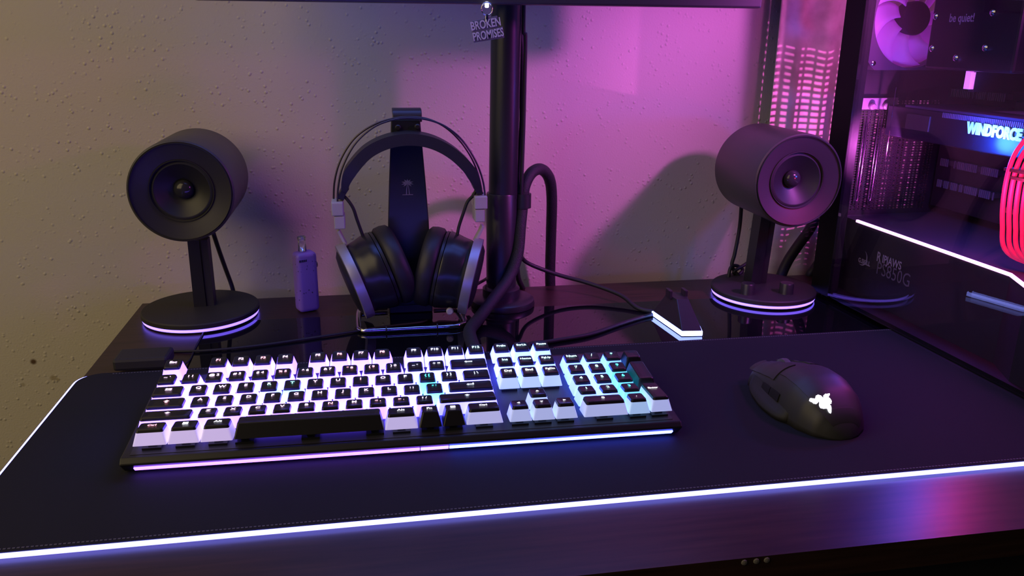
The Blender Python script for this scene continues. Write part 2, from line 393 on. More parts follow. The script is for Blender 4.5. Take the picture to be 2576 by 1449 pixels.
CAP_H = 0.0118
def cap_section(w, d, t):
    """outline at t=0 (base) .. 1 (top) of a keycap w x d"""
    tw, td = w-0.0056, d-0.0048
    a, b = w+(tw-w)*t, d+(td-d)*t
    cy = 0.0010*t
    return a/2, b/2, cy
_cap = {}
def cap_meshes(w, black, deep=1.0):
    key = (round(w, 4), black, deep)
    if key in _cap: return _cap[key]
    Wd, Dp = w*U-0.0010, deep*U-0.0010
    tl = 0.78
    def ring(bm, t, z, sh=0.0, dip=None, rr=0.0009):
        a, b, cy = cap_section(Wd, Dp, t); a -= sh; b -= sh; pts = []
        r = rr+0.0006*t
        for sx, sy, a0 in ((1, 1, 0), (-1, 1, 90), (-1, -1, 180), (1, -1, 270)):
            for k in range(3):
                an = math.radians(a0+45*k); pts.append((sx*(a-r)+r*math.cos(an), sy*(b-r)+r*math.sin(an)+cy, z))
        return [bm.verts.new(p) for p in pts]
    def walls(bm, A, B):
        for i in range(len(A)):
            j = (i+1) % len(A); bm.faces.new((A[i], A[j], B[j], B[i]))
    # opaque top part
    bm = BM(); t0 = 0.0 if black else tl
    lo = ring(bm, t0, -CAP_H*(1-t0)); hi = ring(bm, 0.94, -0.0006); tp = ring(bm, 1.0, 0.0, 0.0004)
    walls(bm, lo, hi); walls(bm, hi, tp); bm.faces.new(lo[::-1])
    # dished top: inner ring lowered
    inn = ring(bm, 1.0, -0.0006, 0.0040); walls(bm, tp, inn); bm.faces.new(inn)
    bmesh.ops.recalc_face_normals(bm, faces=bm.faces[:])
    me = bpy.data.meshes.new('keycap'); bm.to_mesh(me); bm.free(); me.materials.append(M_cap)
    sk = None
    if not black:
        bm = BM(); A = ring(bm, 0.0, -CAP_H, -0.0002); B = ring(bm, tl, -CAP_H*(1-tl), -0.0001)
        walls(bm, A, B); bm.faces.new(A[::-1]); bm.faces.new(B)
        bmesh.ops.recalc_face_normals(bm, faces=bm.faces[:])
        sk = bpy.data.meshes.new('skirt'); bm.to_mesh(sk); bm.free()
        sk.materials.append(M_soft)
    _cap[key] = (me, sk); return me, sk
M_cap = P('keycap_black', (0.012, 0.012, 0.015), 0.38)
rowh = {0: 0.0062, 1: 0.0042, 2: 0.0029, 3: 0.0025, 4: 0.0030, 5: 0.0040}
rowt = {0: 4, 1: 1, 2: 0, 3: -2, 4: -8, 5: -9, 2.5: 0, 4.5: -8}
rowy = {0: 5.25*U, 1: 4.0*U, 2: 3.0*U, 3: 2.0*U, 4: 1.0*U, 5: 0.0}
cyan_keys = {(2, 'R'): .5, (2, 'T'): .8, (2, '{ ['): 1, (3, '" \''): 1, (2, '9'): 1, (3, '6'): .9, (4, '3'): .9, (5, '.'): .6, (1, '*'): .4}
def key_col(x, row, leg):
    t = min(1, max(0, (x-9.0)/7.0))
    c = [0.125*(1-t)+0.055*t, 0.0625*(1-t)+0.0875*t, 1.0]
    k = 7.5
    if row == 5: k = 0.62; c = [0.56*(1-t)+0.32*t, 0.44*(1-t)+0.46*t, 1.0]
    if row in (4,) and x > 14.9 and x < 18.3: k = 0.9
    if x > 18.5 and row != 5: k *= 0.55; c = [0.0625, 0.1375, 1.0]
    if (row == 2 and 15 < x < 18.3) or (row == 4 and 15 < x < 18.3): k = 0.95; c = [0.26, 0.44, 1.0]
    cy = cyan_keys.get((row, leg))
    if cy: c = [c[0]*(1-cy)+0.0*cy, c[1]*(1-cy)+0.15*cy, c[2]*(1-cy)+0.20*cy]; k *= 0.9 if row != 5 else 2.0
    return tuple(c), k
keys = []
def krow(row, lst):
    x = 0
    for it in lst:
        if isinstance(it, (int, float)): x += it; continue
        leg, w = it[0], it[1]; black = len(it) > 2
        keys.append((x+w/2, row, w, leg, black, 1.0)); x += w
krow(0, [('Esc', 1), 1, ('F1', 1), ('F2', 1), ('F3', 1), ('F4', 1), .5, ('F5', 1), ('F6', 1), ('F7', 1), ('F8', 1), .5, ('F9', 1), ('F10', 1), ('F11', 1), ('F12', 1), .25, ('PrtSc', 1), ('ScrLk', 1), ('Pause', 1)])
krow(1, [('~ `', 1), ('! 1', 1), ('@ 2', 1), ('# 3', 1), ('$ 4', 1), ('% 5', 1), ('^ 6', 1), ('& 7', 1), ('* 8', 1), ('( 9', 1), (') 0', 1), ('_ -', 1), ('+ =', 1), ('\u2190', 2), .25, ('Ins', 1), ('Home', 1), ('PgUp', 1), .25, ('Num', 1), ('/', 1), ('*', 1), ('-', 1, 'b')])
krow(2, [('\u21b9', 1.5)]+[(c, 1) for c in 'QWERTYUIOP']+[('{ [', 1), ('} ]', 1), ('| \\', 1.5), .25, ('Del', 1), ('End', 1), ('PgDn', 1), .25, ('7', 1), ('8', 1), ('9', 1)])
krow(3, [('\u21ea', 1.75)]+[(c, 1) for c in 'ASDFGHJKL']+[(': ;', 1), ('" \'', 1), ('\u21b5', 2.25), 3.5, ('4', 1), ('5', 1), ('6', 1)])
krow(4, [('\u21e7', 2.25)]+[(c, 1) for c in 'ZXCVBNM']+[('< ,', 1), ('> .', 1), ('? /', 1), ('\u21e7', 2.75), 1.25, ('\u25b2', 1), 1.25, ('1', 1), ('2', 1), ('3', 1)])
krow(5, [.1, ('Ctrl', 1.32), ('\u2756', 1.25), ('Alt', 1.28), ('', 6.05, 'b'), ('Alt', 1.4), ('Fn', 1, 'b'), ('\u25a4', 1, 'b'), ('Ctrl', 1.6), .25, ('\u25c0', 1), ('\u25bc', 1), ('\u25b6', 1), .25, ('0', 2), ('.', 1)])
keys.append((22.0, 2.5, 1, '+', True, 2.0)); keys.append((22.0, 4.5, 1, 'Enter', False, 2.0))
M_switch = P('switch_housing', (0.02, 0.02, 0.025), 0.3)
swm = BM(); box(swm, -0.0070, 0.0070, -0.0070, 0.0070, -0.0145, -0.0105); box(swm, -0.0032, 0.0032, -0.0032, 0.0032, -0.0105, -0.0088)
bmesh.ops.recalc_face_normals(swm, faces=swm.faces[:]); sw_me = bpy.data.meshes.new('switch'); swm.to_mesh(sw_me); swm.free(); sw_me.materials.append(M_switch)
def bm_arrow(kind):
    b = BM(); s = 0.0017
    if kind in '\u25b2\u25bc\u25c0\u25b6':
        a0 = {'\u25b2': 90, '\u25bc': 270, '\u25c0': 180, '\u25b6': 0}[kind]
        b.faces.new([b.verts.new((s*math.cos(math.radians(a0+120*k)), s*math.sin(math.radians(a0+120*k)), 0)) for k in range(3)])
    elif kind == '\u2190':
        for r in ((-0.0030, -0.0012, 0.0, 0.0), ): pass
        b.faces.new([b.verts.new(p) for p in ((-0.0036, 0, 0), (-0.0016, -0.0016, 0), (-0.0016, 0.0016, 0))]); box(b, -0.0016, 0.0036, -0.0005, 0.0005, -0.0001, 0.0001)
    elif kind == '\u21b5':
        b.faces.new([b.verts.new(p) for p in ((-0.0034, -.0004, 0), (-0.0016, -0.0019, 0), (-0.0016, 0.0011, 0))]); box(b, -0.0016, 0.0030, -0.0009, 0.0001, -0.0001, 0.0001); box(b, 0.0021, 0.0030, -0.0009, 0.0018, -0.0001, 0.0001)
    elif kind == '\u21b9':
        b.faces.new([b.verts.new(p) for p in ((0.0030, -0.0010, 0), (0.0014, -0.0022, 0), (0.0014, 0.0002, 0))]); box(b, -0.0026, 0.0014, -0.0014, -0.0006, -0.0001, 0.0001)
        b.faces.new([b.verts.new(p) for p in ((-0.0030, 0.0010, 0), (-0.0014, 0.0022, 0), (-0.0014, -0.0002, 0))]); box(b, -0.0014, 0.0026, 0.0006, 0.0014, -0.0001, 0.0001)
    elif kind in '\u21e7\u21ea':
        b.faces.new([b.verts.new(p) for p in ((-0.0024, 0, 0), (0.0024, 0, 0), (0, 0.0020, 0))]); box(b, -0.0010, 0.0010, -0.0012, 0, -0.0001, 0.0001)
        if kind == '\u21ea': box(b, -0.0010, 0.0010, -0.0022, -0.0016, -0.0001, 0.0001)
    elif kind == '\u2756':
        for sx in (-1, 1):
            for sy in (-1, 1): box(b, sx*0.0011-0.0009, sx*0.0011+0.0009, sy*0.0011-0.0009, sy*0.0011+0.0009, -0.0001, 0.0001)
    elif kind == '\u25a4':
        for k in (-1, 0, 1): box(b, -0.002, 0.002, k*0.0014-0.0004, k*0.0014+0.0004, -0.0001, 0.0001)
    me = bpy.data.meshes.new('symbol'); b.to_mesh(me); b.free(); return me
for (kx, row, w, leg, black, deep) in keys:
    if deep > 1: y = (rowy[int(row)]+rowy[int(row)+1])/2; h = (rowh[int(row)]+rowh[int(row)+1])/2
    else: y = rowy[row]; h = rowh[row]
    tall = h+0.0007
    me, sk = cap_meshes(w, black, deep)
    nm = 'space_bar' if w > 5 else ('function_keycap' if row == 0 else ('modifier_keycap' if w > 1.1 or deep > 1 else 'keycap'))
    c = bpy.data.objects.new(nm, me); link(c, kb)
    # caps are centred half a pitch behind the front-top edge line
    c.location = (kx*U, y+0.0066+(deep-1)*0.0, H0+h); FR[c.name] = Vector((0, 0, 0))
    if black: c['label'] = 'all black keycap' if w < 5 else 'all black space bar'
    if w > 5: c.location.z += 0.0005
    c.rotation_euler = (math.radians(rowt[row]), 0, 0)
    col, k = key_col(kx, 5 if row == 4.5 else row, leg)
    if sk is not None:
        s = bpy.data.objects.new('skirt', sk); link(s, c)
        s.material_slots[0].link = 'OBJECT'
        s.material_slots[0].material = E('skirt_%.3f_%.3f_%.2f_%.2f' % (round(col[0]*80)/80, round(col[1]*80)/80, col[2], k), (round(col[0]*80)/80, round(col[1]*80)/80, col[2]), k)
        s['label'] = 'glowing translucent keycap skirt'
    if leg and leg not in ('-', '+') or (leg == '+' and deep == 1):
        if ord(leg[0]) > 0x2000: lm = bm_arrow(leg[0])
        else:
            sz = 0.0055 if len(leg) == 1 else (0.0048 if len(leg) < 4 else 0.0040)
            lm = text_mesh(leg, sz, 0.0, 'CENTER', (1, 1), 0.00012).copy()
        lm.transform(Matrix.Translation((0, 0.0026 if deep == 1 else 0.0060, -0.00005)))
        lm.materials.clear(); lm.materials.append(M_cap)
        g = bpy.data.objects.new('legend', lm); link(g, c)
        lc = (min(1, col[0]*8), min(1, col[1]*10), 1.0) if row != 5 else (0.9, 0.85, 1.0)
        if random.random() < 0.25 and kx < 11: lc = (1.0, 0.42, 0.55)
        g.material_slots[0].link = 'OBJECT'
        lc = tuple(round(v*8)/8 for v in lc); g.material_slots[0].material = E('legend_%.2f_%.2f_%.2f' % lc, lc, 2.6)
    if (row >= 4.4 or row == 5 or (row == 2 and 15 < kx < 18.2)):
        for sx in ((0,) if w < 5 else (-0.05, 0, 0.05)):
            s = bpy.data.objects.new('key_switch', sw_me); link(s, kb)
            s.location = (kx*U+sx, (rowy[5] if row > 4 else rowy[2])+0.0060, H0+(0.0))
# plate standing off under the caps, seen between the keys
bm = BM(); box(bm, 0.0, W_, -0.006, 0.1185, 0.0150, 0.0156); mk('key_plate', bm, P('key_plate', (0.035, 0.035, 0.05), 0.42), kb)

# ---------------------------------------------------------------- mouse
mo = thing('computer_mouse', 'black ergonomic computer mouse with a glowing white emblem on the palm rest', 'mouse', mat=(0, 0, math.radians(2.5)))
mo.location = (0.3865, 0.556, 0.0041)
ML = 0.123
def interp(tab, t):
    for (a, va), (b, vb) in zip(tab, tab[1:]):
        if t <= b:
            k = (t-a)/(b-a); k = k*k*(3-2*k)*0.4+k*0.6; return va+(vb-va)*k
    return tab[-1][1]
def m_w(t): return interp([(0, .004), (.03, .015), (.10, .0255), (.22, .0325), (.38, .0355), (.55, .034), (.72, .0310), (.88, .0285), (1, .0260)], t)
def m_h(t): return interp([(0, .004), (.03, .013), (.10, .0245), (.22, .0355), (.36, .0405), (.50, .0405), (.65, .0365), (.80, .0305), (.92, .0250), (1, .0205)], t)
def m_pt(t, a, off=0.0):
    """surface point: t along the length, a = 0..pi from right edge over the top to left edge"""
    w, h = m_w(t)*0.95+off, m_h(t)+off
    ca, sa = math.cos(a), math.sin(a)
    x = w*math.copysign(abs(ca)**0.75, ca); z = h*(abs(sa)**0.80)
    x += 0.0025*(1-sa)*(1 if ca > 0 else -1)*0.4
    return Vector((x, t*ML, z))
bm = BM(); NT, NA = 40, 28; rings = []
for i in range(NT+1):
    t = i/NT; t = t*0.985
    rings.append([bm.verts.new(m_pt(t, PI*k/NA)) for k in range(NA+1)])
for a, b in zip(rings, rings[1:]):
    for k in range(NA): bm.faces.new((a[k], a[k+1], b[k+1], b[k]))
    bm.faces.new((a[0], b[0], b[NA], a[NA]))
bm.faces.new(rings[0]); bm.faces.new(rings[-1][::-1])
M_mouse = P('mouse_shell', (0.035, 0.035, 0.038), 0.5)
mb = mk('body', bm, M_mouse, mo, smooth='all')
def patch(t0, t1, a0, a1, off, th, n=14, bow=0.0):
    bm = BM(); g0, g1 = [], []
    for i in range(n+1):
        r0, r1 = [], []
        for k in range(n+1):
            a = a0+(a1-a0)*k/n; t = t0+(t1-t0)*i/n+bow*math.sin(PI*k/n)*(1-i/n)
            r0.append(bm.verts.new(m_pt(min(t, 1.03), a, off))); r1.append(bm.verts.new(m_pt(min(t, 1.03), a, off-th)))
        g0.append(r0); g1.append(r1)
    for i in range(n):
        for k in range(n):
            bm.faces.new((g0[i][k], g0[i][k+1], g0[i+1][k+1], g0[i+1][k])); bm.faces.new((g1[i][k], g1[i+1][k], g1[i+1][k+1], g1[i][k+1]))
    for i in range(n):
        for c in (0, n): bm.faces.new((g0[i][c], g0[i+1][c], g1[i+1][c], g1[i][c]))
        for c in (0, n): bm.faces.new((g0[c][i], g0[c][i+1], g1[c][i+1], g1[c][i]))
    return bm
mk('right_button', patch(0.60, 1.03, PI*0.20, PI*0.455, 0.0012, 0.003), M_mouse, mo, smooth=True)
mk('left_button', patch(0.60, 1.03, PI*0.545, PI*0.80, 0.0012, 0.003), M_mouse, mo, smooth=True)
bm = BM(); lathe(bm, [(0.0085, -0.0036), (0.0112, -0.0028), (0.0115, 0.0), (0.0112, 0.0028), (0.0085, 0.0036)], (0, ML*0.83, 0.0205), (1, 0, 0), 28)
mk('scroll_wheel', bm, P('wheel_rubber', (0.10, 0.10, 0.12), 0.35), mo, smooth=True)
mk('palm_cover', patch(0.035, 0.580, PI*0.16, PI*0.72, 0.0007, 0.002), M_mouse, mo, smooth=True)
bm = BM(); rr_ = []                            # flared thumb rest on the left side
for i in range(17):
    t = 0.30+0.62*i/16; s = math.sin(PI*min(1, max(0, (t-0.30)/0.62)))**0.6
    w = m_w(t); rr_.append([bm.verts.new(p) for p in ((-w*0.80, t*ML, 0.001), (-w-0.007*s, t*ML, 0.001), (-w-0.008*s, t*ML, 0.0045), (-w-0.003*s, t*ML, 0.0070), (-w*0.9, t*ML, 0.014+0.002*s))])
for a, b in zip(rr_, rr_[1:]):
    for k in range(4): bm.faces.new((a[k], a[k+1], b[k+1], b[k]))
bm.faces.new(rr_[0]); bm.faces.new(rr_[-1][::-1])
mk('thumb_rest', bm, P('thumb_rubber', (0.02, 0.02, 0.022), 0.65), mo, smooth='all')
for t0, t1 in ((0.44, 0.575), (0.585, 0.72)):
    mk('side_button', patch(t0, t1, PI*0.865, PI*0.925, 0.0012, 0.002, 6), M_satin, mo, smooth=True)
# glowing emblem: three entwined snakes, laid on the palm surface
emb = [(0.3574,0.5711,0.0360), (0.3598,0.5736,0.0360), (0.3630,0.5717,0.0360), (0.3672,0.5774,0.0360), (0.3700,0.5789,0.0360), (0.3714,0.5768,0.0360), (0.3706,0.5719,0.0360), (0.3739,0.5771,0.0360), (0.3768,0.5793,0.0360), (0.3812,0.5800,0.0360), (0.3800,0.5774,0.0360), (0.3761,0.5731,0.0360), (0.3762,0.5703,0.0360), (0.3747,0.5656,0.0360), (0.3718,0.5612,0.0360), (0.3693,0.5597,0.0360), (0.3692,0.5574,0.0360), (0.3656,0.5505,0.0360), (0.3618,0.5445,0.0360), (0.3602,0.5443,0.0360), (0.3614,0.5485,0.0360), (0.3628,0.5530,0.0360), (0.3598,0.5528,0.0360), (0.3581,0.5547,0.0360), (0.3594,0.5590,0.0360), (0.3632,0.5653,0.0360), (0.3630,0.5667,0.0360), (0.3616,0.5642,0.0360), (0.3585,0.5622,0.0360), (0.3570,0.5635,0.0360), (0.3570,0.5663,0.0360), (0.3559,0.5682,0.0360)]
Mi = (Matrix.Translation(mo.location) @ mo.rotation_euler.to_matrix().to_4x4()).inverted()
CAMP = Vector((0, 0, 0.3263))
def surf_z(x, y):
    t = min(1, max(0, y/ML)); w, h = m_w(t), m_h(t)
    q = min(1, abs(x)/w); ca = q**(1/0.75); return h*(math.sqrt(max(0, 1-ca*ca))**0.80)
epts = []
for e in emb:                                  # where the sight line meets the palm surface
    d = (Vector(e)-CAMP); lo, hi = 0.85, 1.1
    for _ in range(30):
        mid = (lo+hi)/2; p = Mi @ (CAMP+d*mid)
        if p.z > surf_z(p.x, p.y)+0.0009: lo = mid
        else: hi = mid
    p = Mi @ (CAMP+d*lo); epts.append((p.x, p.y))
def inside(x, y, poly):
    c = False; j = len(poly)-1
    for i in range(len(poly)):
        (xi, yi), (xj, yj) = poly[i], poly[j]
        if (yi > y) != (yj > y) and x < (xj-xi)*(y-yi)/(yj-yi)+xi: c = not c
        j = i
    return c
bm = BM(); st = 0.00028; ex = [p[0] for p in epts]; ey = [p[1] for p in epts]; vd = {}
def gv(i, j):
    if (i, j) not in vd:
        x, y = min(ex)+i*st, min(ey)+j*st; vd[(i, j)] = bm.verts.new((x, y, surf_z(x, y)+0.0011))
    return vd[(i, j)]
for i in range(int((max(ex)-min(ex))/st)+1):
    for j in range(int((max(ey)-min(ey))/st)+1):
        if inside(min(ex)+(i+.5)*st, min(ey)+(j+.5)*st, epts): bm.faces.new((gv(i, j), gv(i+1, j), gv(i+1, j+1), gv(i, j+1)))
mk('glowing_emblem', bm, E('emblem_light', (0.88, 0.85, 1.0), 2.6), mo, label='white glowing emblem of three entwined snakes', recalc=False)

# ---------------------------------------------------------------- speakers
M_led = E('speaker_ring_light', (0.17, 0.10, 1.0), 4.0)
def speaker(name, label, fc, bc, top, knobs):
    sp = thing(name, label, 'speaker', (bc[0], bc[1], 0.0), 'round desktop speakers')
    fc = Vector(fc); r = 0.0560; L_ = 0.122
    # base with light ring
    bm = BM(); lathe(bm, [(0.063, 0.0005), (0.0645, 0.0012), (0.0645, 0.0030)], (bc[0], bc[1], 0), seg=72); mk('base_foot', bm, M_soft, sp, smooth=True)
    bm = BM(); lathe(bm, [(0.0652, 0.0024), (0.0658, 0.0040), (0.0652, 0.0056)], (bc[0], bc[1], 0), seg=72); mk('light_ring', bm, M_led, sp, smooth=True, label='violet-white glowing ring')
    bm = BM(); lathe(bm, [(0.0650, 0.0056), (0.0668, 0.0066), (0.0668, 0.0110), (0.0655, 0.0124), (0.02, 0.0126)], (bc[0], bc[1], 0), seg=72); bs = mk('base', bm, M_soft, sp, smooth=True)
    # stand
    a = Vector(top); b = Vector(knobs[0])
    for nm, dx, w, m in (('stand', -0.004, 0.0125, M_satin), ('stand_panel', 0.0075, 0.0075, M_soft)):
        bm = BM(); vs = []
        for p, k in ((b, 1.12), (a, 1.0)):
            for sx, sy in ((-1, -1), (1, -1), (1, 1), (-1, 1)): vs.append(bm.verts.new((p.x+dx+sx*w/2*k, p.y+sy*(0.011 if nm == 'stand' else 0.009), p.z)))
        for f in ((0, 3, 2, 1), (4, 5, 6, 7), (0, 1, 5, 4), (1, 2, 6, 5), (2, 3, 7, 6), (3, 0, 4, 7)): bm.faces.new([vs[i] for i in f])
        mk(nm, bm, m, sp, bevel=0.003, smooth=True, seg=3)
    # head
    ax = (0, 1, 0)
    bm = BM(); lathe(bm, [(0.0515, 0.0015), (0.0540, 0.0), (0.0556, 0.0012), (r, 0.0035), (r, L_-0.008), (r-0.002, L_-0.003), (r-0.007, L_), (0.02, L_+0.001)], fc, ax, 80, cap0=False)
    hd = mk('head', bm, P('speaker_shell', (0.050, 0.046, 0.046), 0.42), sp, smooth=True)
    bm = BM(); lathe(bm, [(0.0525, -0.0002), (0.0530, 0.0016), (0.0345, 0.0065), (0.0335, 0.0085)][::1], fc-Vector((0, 0.0012, 0)), ax, 80, cap=False)
    mk('face_ring', bm, P('speaker_face', (0.030, 0.028, 0.032), 0.38), sp, smooth=True)
    bm = BM(); ringlathe(bm, [(0.0337, -0.0005+0.0012), (0.0337+0.0008, 0.0030), (0.0318, 0.0046), (0.0300, 0.0012+0.0010), (0.0285, 0.0035), (0.0300, 0.0075), (0.0337, 0.0075)], fc+Vector((0, 0.0026, 0)), ax, 64)
    mk('driver_surround', bm, M_rubber, sp, smooth='all')
    bm = BM(); lathe(bm, [(0.0290, 0.0), (0.0120, 0.0125), (0.0100, 0.0130), (0.004, 0.0130)], fc+Vector((0, 0.0055, 0)), ax, 64, cap=False)
    cn = mk('driver_cone', bm, P('driver_cone', (0.018, 0.018, 0.020), 0.45), sp, smooth='all')
    bm = BM(); lathe(bm, [(0.0108, 0.0), (0.0104, -0.0022), (0.0085, -0.0052), (0.0055, -0.0072), (0.0015, -0.0080)], fc+Vector((0, 0.0175, 0)), ax, 40, cap=True)
    mk('dust_cap', bm, P('dust_cap', (0.03, 0.03, 0.034), 0.16), cn, smooth='all')
    return sp, bs
s1, _ = speaker('speaker', 'round black speaker on a lit disc base at the left end of the desk', (-0.1995,0.9250,0.1591), (-0.2016,0.9732,0.0060), (-0.1967,0.9750,0.0949), ((-0.1981,0.9820,0.0104), ))
s2, b2 = speaker('speaker', 'round black speaker with two base knobs beside the computer case', (0.5040,0.8850,0.1633), (0.5085, 0.9530, 0.0), (0.4966,0.9450,0.1129), ((0.5073,0.9750,0.0054), ))
for p in ((0.4732,0.9252,0.0126), (0.5234,0.9196,0.0126)):
    bm = BM(); lathe(bm, [(0.0092, 0), (0.0088, 0.001), (0.0088, 0.0125), (0.0080, 0.0138), (0.002, 0.0140)], p, seg=32); mk('volume_knob', bm, M_satin, b2, smooth=True)

# ---------------------------------------------------------------- monitor stand pole
pole = thing('monitor_stand_pole', 'thick black monitor stand pole on a round desk base', 'monitor stand', (0.163, 0.972, 0.0))
PX, PY = 0.1615, 0.972
bm = BM(); lathe(bm, [(0.040, 0.0003), (0.0405, 0.002), (0.0395, 0.0075), (0.036, 0.010), (0.024, 0.0105)], (PX+0.001, PY-0.006, 0), seg=64); mk('base', bm, M_satin, pole, smooth=True)
bm = BM(); lathe(bm, [(0.0235, 0.010), (0.0235, 0.020), (0.0195, 0.023)], (PX, PY, 0), seg=48); mk('base_collar', bm, M_satin, pole, smooth=True)
bm = BM(); lathe(bm, [(0.0188, 0.020), (0.0188, 0.140), (0.0180, 0.1415)], (PX, PY, 0), seg=48); mk('lower_tube', bm, M_satin, pole, smooth=True)
bm = BM(); lathe(bm, [(0.0176, 0.135), (0.0176, 0.62)], (PX, PY, 0), (0.012, 0, 1), seg=48); mk('upper_tube', bm, M_satin, pole, smooth=True)
bm = BM(); ringlathe(bm, [(0.0070, 0), (0.0098, 0.0), (0.0098, 0.0175), (0.0070, 0.0175)], Vector((0.1884,0.9720,0.1222)), seg=28); mk('cable_clip', bm, M_black, pole, smooth=True)
bm = BM(); box(bm, PX-0.02, PX+0.02, 0.915, PY-0.012, 0.50, 0.54); mk('mounting_arm', bm, M_satin, pole, bevel=0.002)

# monitor
mon = thing('monitor', 'black flat monitor mounted on the pole, only its bottom bezel in view', 'monitor', (0.135, 0.90, 0.356))
bm = BM(); box(bm, -0.165, 0.4315, 0.890, 0.912, 0.356, 0.72, Matrix.Rotation(math.radians(-3.0), 3, 'Z'), (0.135, 0.9, 0.5)); mk('housing', bm, P('monitor_plastic', (0.035, 0.033, 0.045), 0.4), mon, bevel=0.002)
bm = BM(); box(bm, -0.155, 0.4215, 0.8885, 0.8905, 0.370, 0.712, Matrix.Rotation(math.radians(-3.0), 3, 'Z'), (0.135, 0.9, 0.5)); mk('screen', bm, E('lit_screen', (0.22, 0.3, 0.8), 0.5), mon)
bm = BM(); px, py, pz = (0.1308,0.8880,0.3553)
box(bm, px-0.0020, px+0.0020, py-0.001, py+0.003, pz-0.0030, pz+0.0030); mk('power_light', bm, E('power_led', (0.95, 0.95, 1.0), 4.0), mon, bevel=0.0012)

# keychain hanging from the bezel
kc = thing('keychain', 'silver keychain charm with raised lettering dangling from the monitor', 'keychain', (0.1305,0.8860,0.3482))
k0 = Vector((0.1305,0.8860,0.3521))
bm = BM(); tube(bm, [k0+Vector((0.0058*math.cos(a*PI/10), 0, 0.0065*math.sin(a*PI/10)-0.001)) for a in range(20)], 0.0006, 8, sm=False, closed=True); mk('split_ring', bm, M_steel, kc, smooth='all')
bm = BM(); box(bm, k0.x-0.0016, k0.x+0.0016, k0.y-0.0005, k0.y+0.0005, k0.z-0.0140, k0.z-0.0065); mk('link', bm, M_steel, kc, bevel=0.0003)
M_pew = P('pewter', (0.70, 0.70, 0.78), 0.4, 0.3)
cc = Vector((0.1309,0.8860,0.3308))
Rk = Matrix.Rotation(math.radians(-10), 4, 'Y')
bk = BM()
for (x0_, x1_, z0_, z1_) in ((-0.0150, 0.0125, 0.0, 0.0110), (-0.0165, 0.0165, -0.0110, 0.0005)):
    box(bk, x0_, x1_, 0.0004, 0.0012, z0_, z1_)
for v in bk.verts: v.co = Rk @ v.co+cc+Vector((0, 0, 0.0015*math.sin(v.co.x*200)))
mk('charm_plate', bk, P('pewter_recess', (0.16, 0.16, 0.22), 0.4, 0.3), kc, bevel=0.0006)
for s_, dz, sx in (('BROKEN', 0.0053, 0.70), ('PROMISES', -0.0055, 0.64)):
    T = Matrix.Translation(cc+Vector((0, 0, 0))) @ Rk @ Matrix.Translation((-0.0008 if dz > 0 else 0, 0, dz)) @ Matrix.Rotation(PI/2, 4, 'X')
    text_obj('raised_lettering', s_, 0.0118, M_pew, kc, T, ext=0.0006, sc=(sx, 1.0), bold=0.0002)

# ---------------------------------------------------------------- headphone stand
hs = thing('headphone_stand', 'tapered black headphone stand with a palm tree emblem and bent metal foot', 'headphone stand', (0.045, 0.94, 0.0))
bm = BM(); YB = 0.955
zs = [(0.004, 0.026), (0.112, 0.0240), (0.156, 0.0215), (0.20, 0.0185), (0.232, 0.0165)]
vf, vb_ = [], []
for z, w in zs:
    vf.append([bm.verts.new((0.0465+s*w, YB-0.004, z)) for s in (-1, 1)]); vb_.append([bm.verts.new((0.0465+s*w, YB+0.004, z)) for s in (-1, 1)])
for V in (vf, vb_):
    for a, b in zip(V, V[1:]): bm.faces.new((a[0], a[1], b[1], b[0]))
for i in range(len(zs)-1):
    for s in (0, 1): bm.faces.new((vf[i][s], vf[i+1][s], vb_[i+1][s], vb_[i][s]))
bm.faces.new((vf[0][0], vf[0][1], vb_[0][1], vb_[0][0])); bm.faces.new((vf[-1][0], vf[-1][1], vb_[-1][1], vb_[-1][0]))
mk('upright', bm, P('stand_plate', (0.022, 0.024, 0.032), 0.30), hs, bevel=0.0012)
bm = BM(); band(bm, [(0.0485, YB, 0.229), (0.0485, YB+0.001, 0.236), (0.0485, YB+0.006, 0.2400), (0.0485, YB+0.016, 0.241)], 0.0335, 0.006, (1, 0, 0)); mk('rest_hook', bm, P('hook_plate', (0.035, 0.033, 0.04), 0.35), hs, bevel=0.0015)
bm = BM(); box(bm, 0.036, 0.061, 0.922, 0.952, 0.2065, 0.2115); mk('support_peg', bm, M_black, hs, bevel=0.001)
for q in ((0.0373,0.9480,0.2235), (0.0594,0.9480,0.2242)):
    bm = BM(); lathe(bm, [(0.0034, 0), (0.0034, 0.001), (0.0022, 0.0022)], q, (0, -1, 0), 20); mk('bolt', bm, M_black, hs, smooth=True)
bm = BM(); zf = 0.0035
tube(bm, [(0.018, 0.962, zf), (-0.010, 0.960, zf), (-0.0165, 0.950, zf), (-0.0165, 0.900, zf), (-0.014, 0.888, zf), (-0.004, 0.8835, zf), (0.045, 0.8835, zf), (0.088, 0.8835, zf), (0.101, 0.888, zf), (0.107, 0.900, zf), (0.104, 0.945, zf), (0.098, 0.960, zf), (0.075, 0.962, zf)], 0.0030, 10, flat=0.9)
mk('bent_rod_foot', bm, M_steel, hs, smooth='all', label='polished bent rod foot')
for x in (0.0145, 0.0725):
    bm = BM(); ringlathe(bm, [(0.0031, -0.0007), (0.0038, -0.0007), (0.0038, 0.0007), (0.0031, 0.0007)], (x, 0.8835, 0.004), (1, 0, 0), 16); mk('foot_band', bm, M_black, hs)
bm = BM(); box(bm, 0.0205, 0.0725, 0.948, 0.966, 0.0005, 0.010); mk('foot_block', bm, M_black, hs, bevel=0.001)
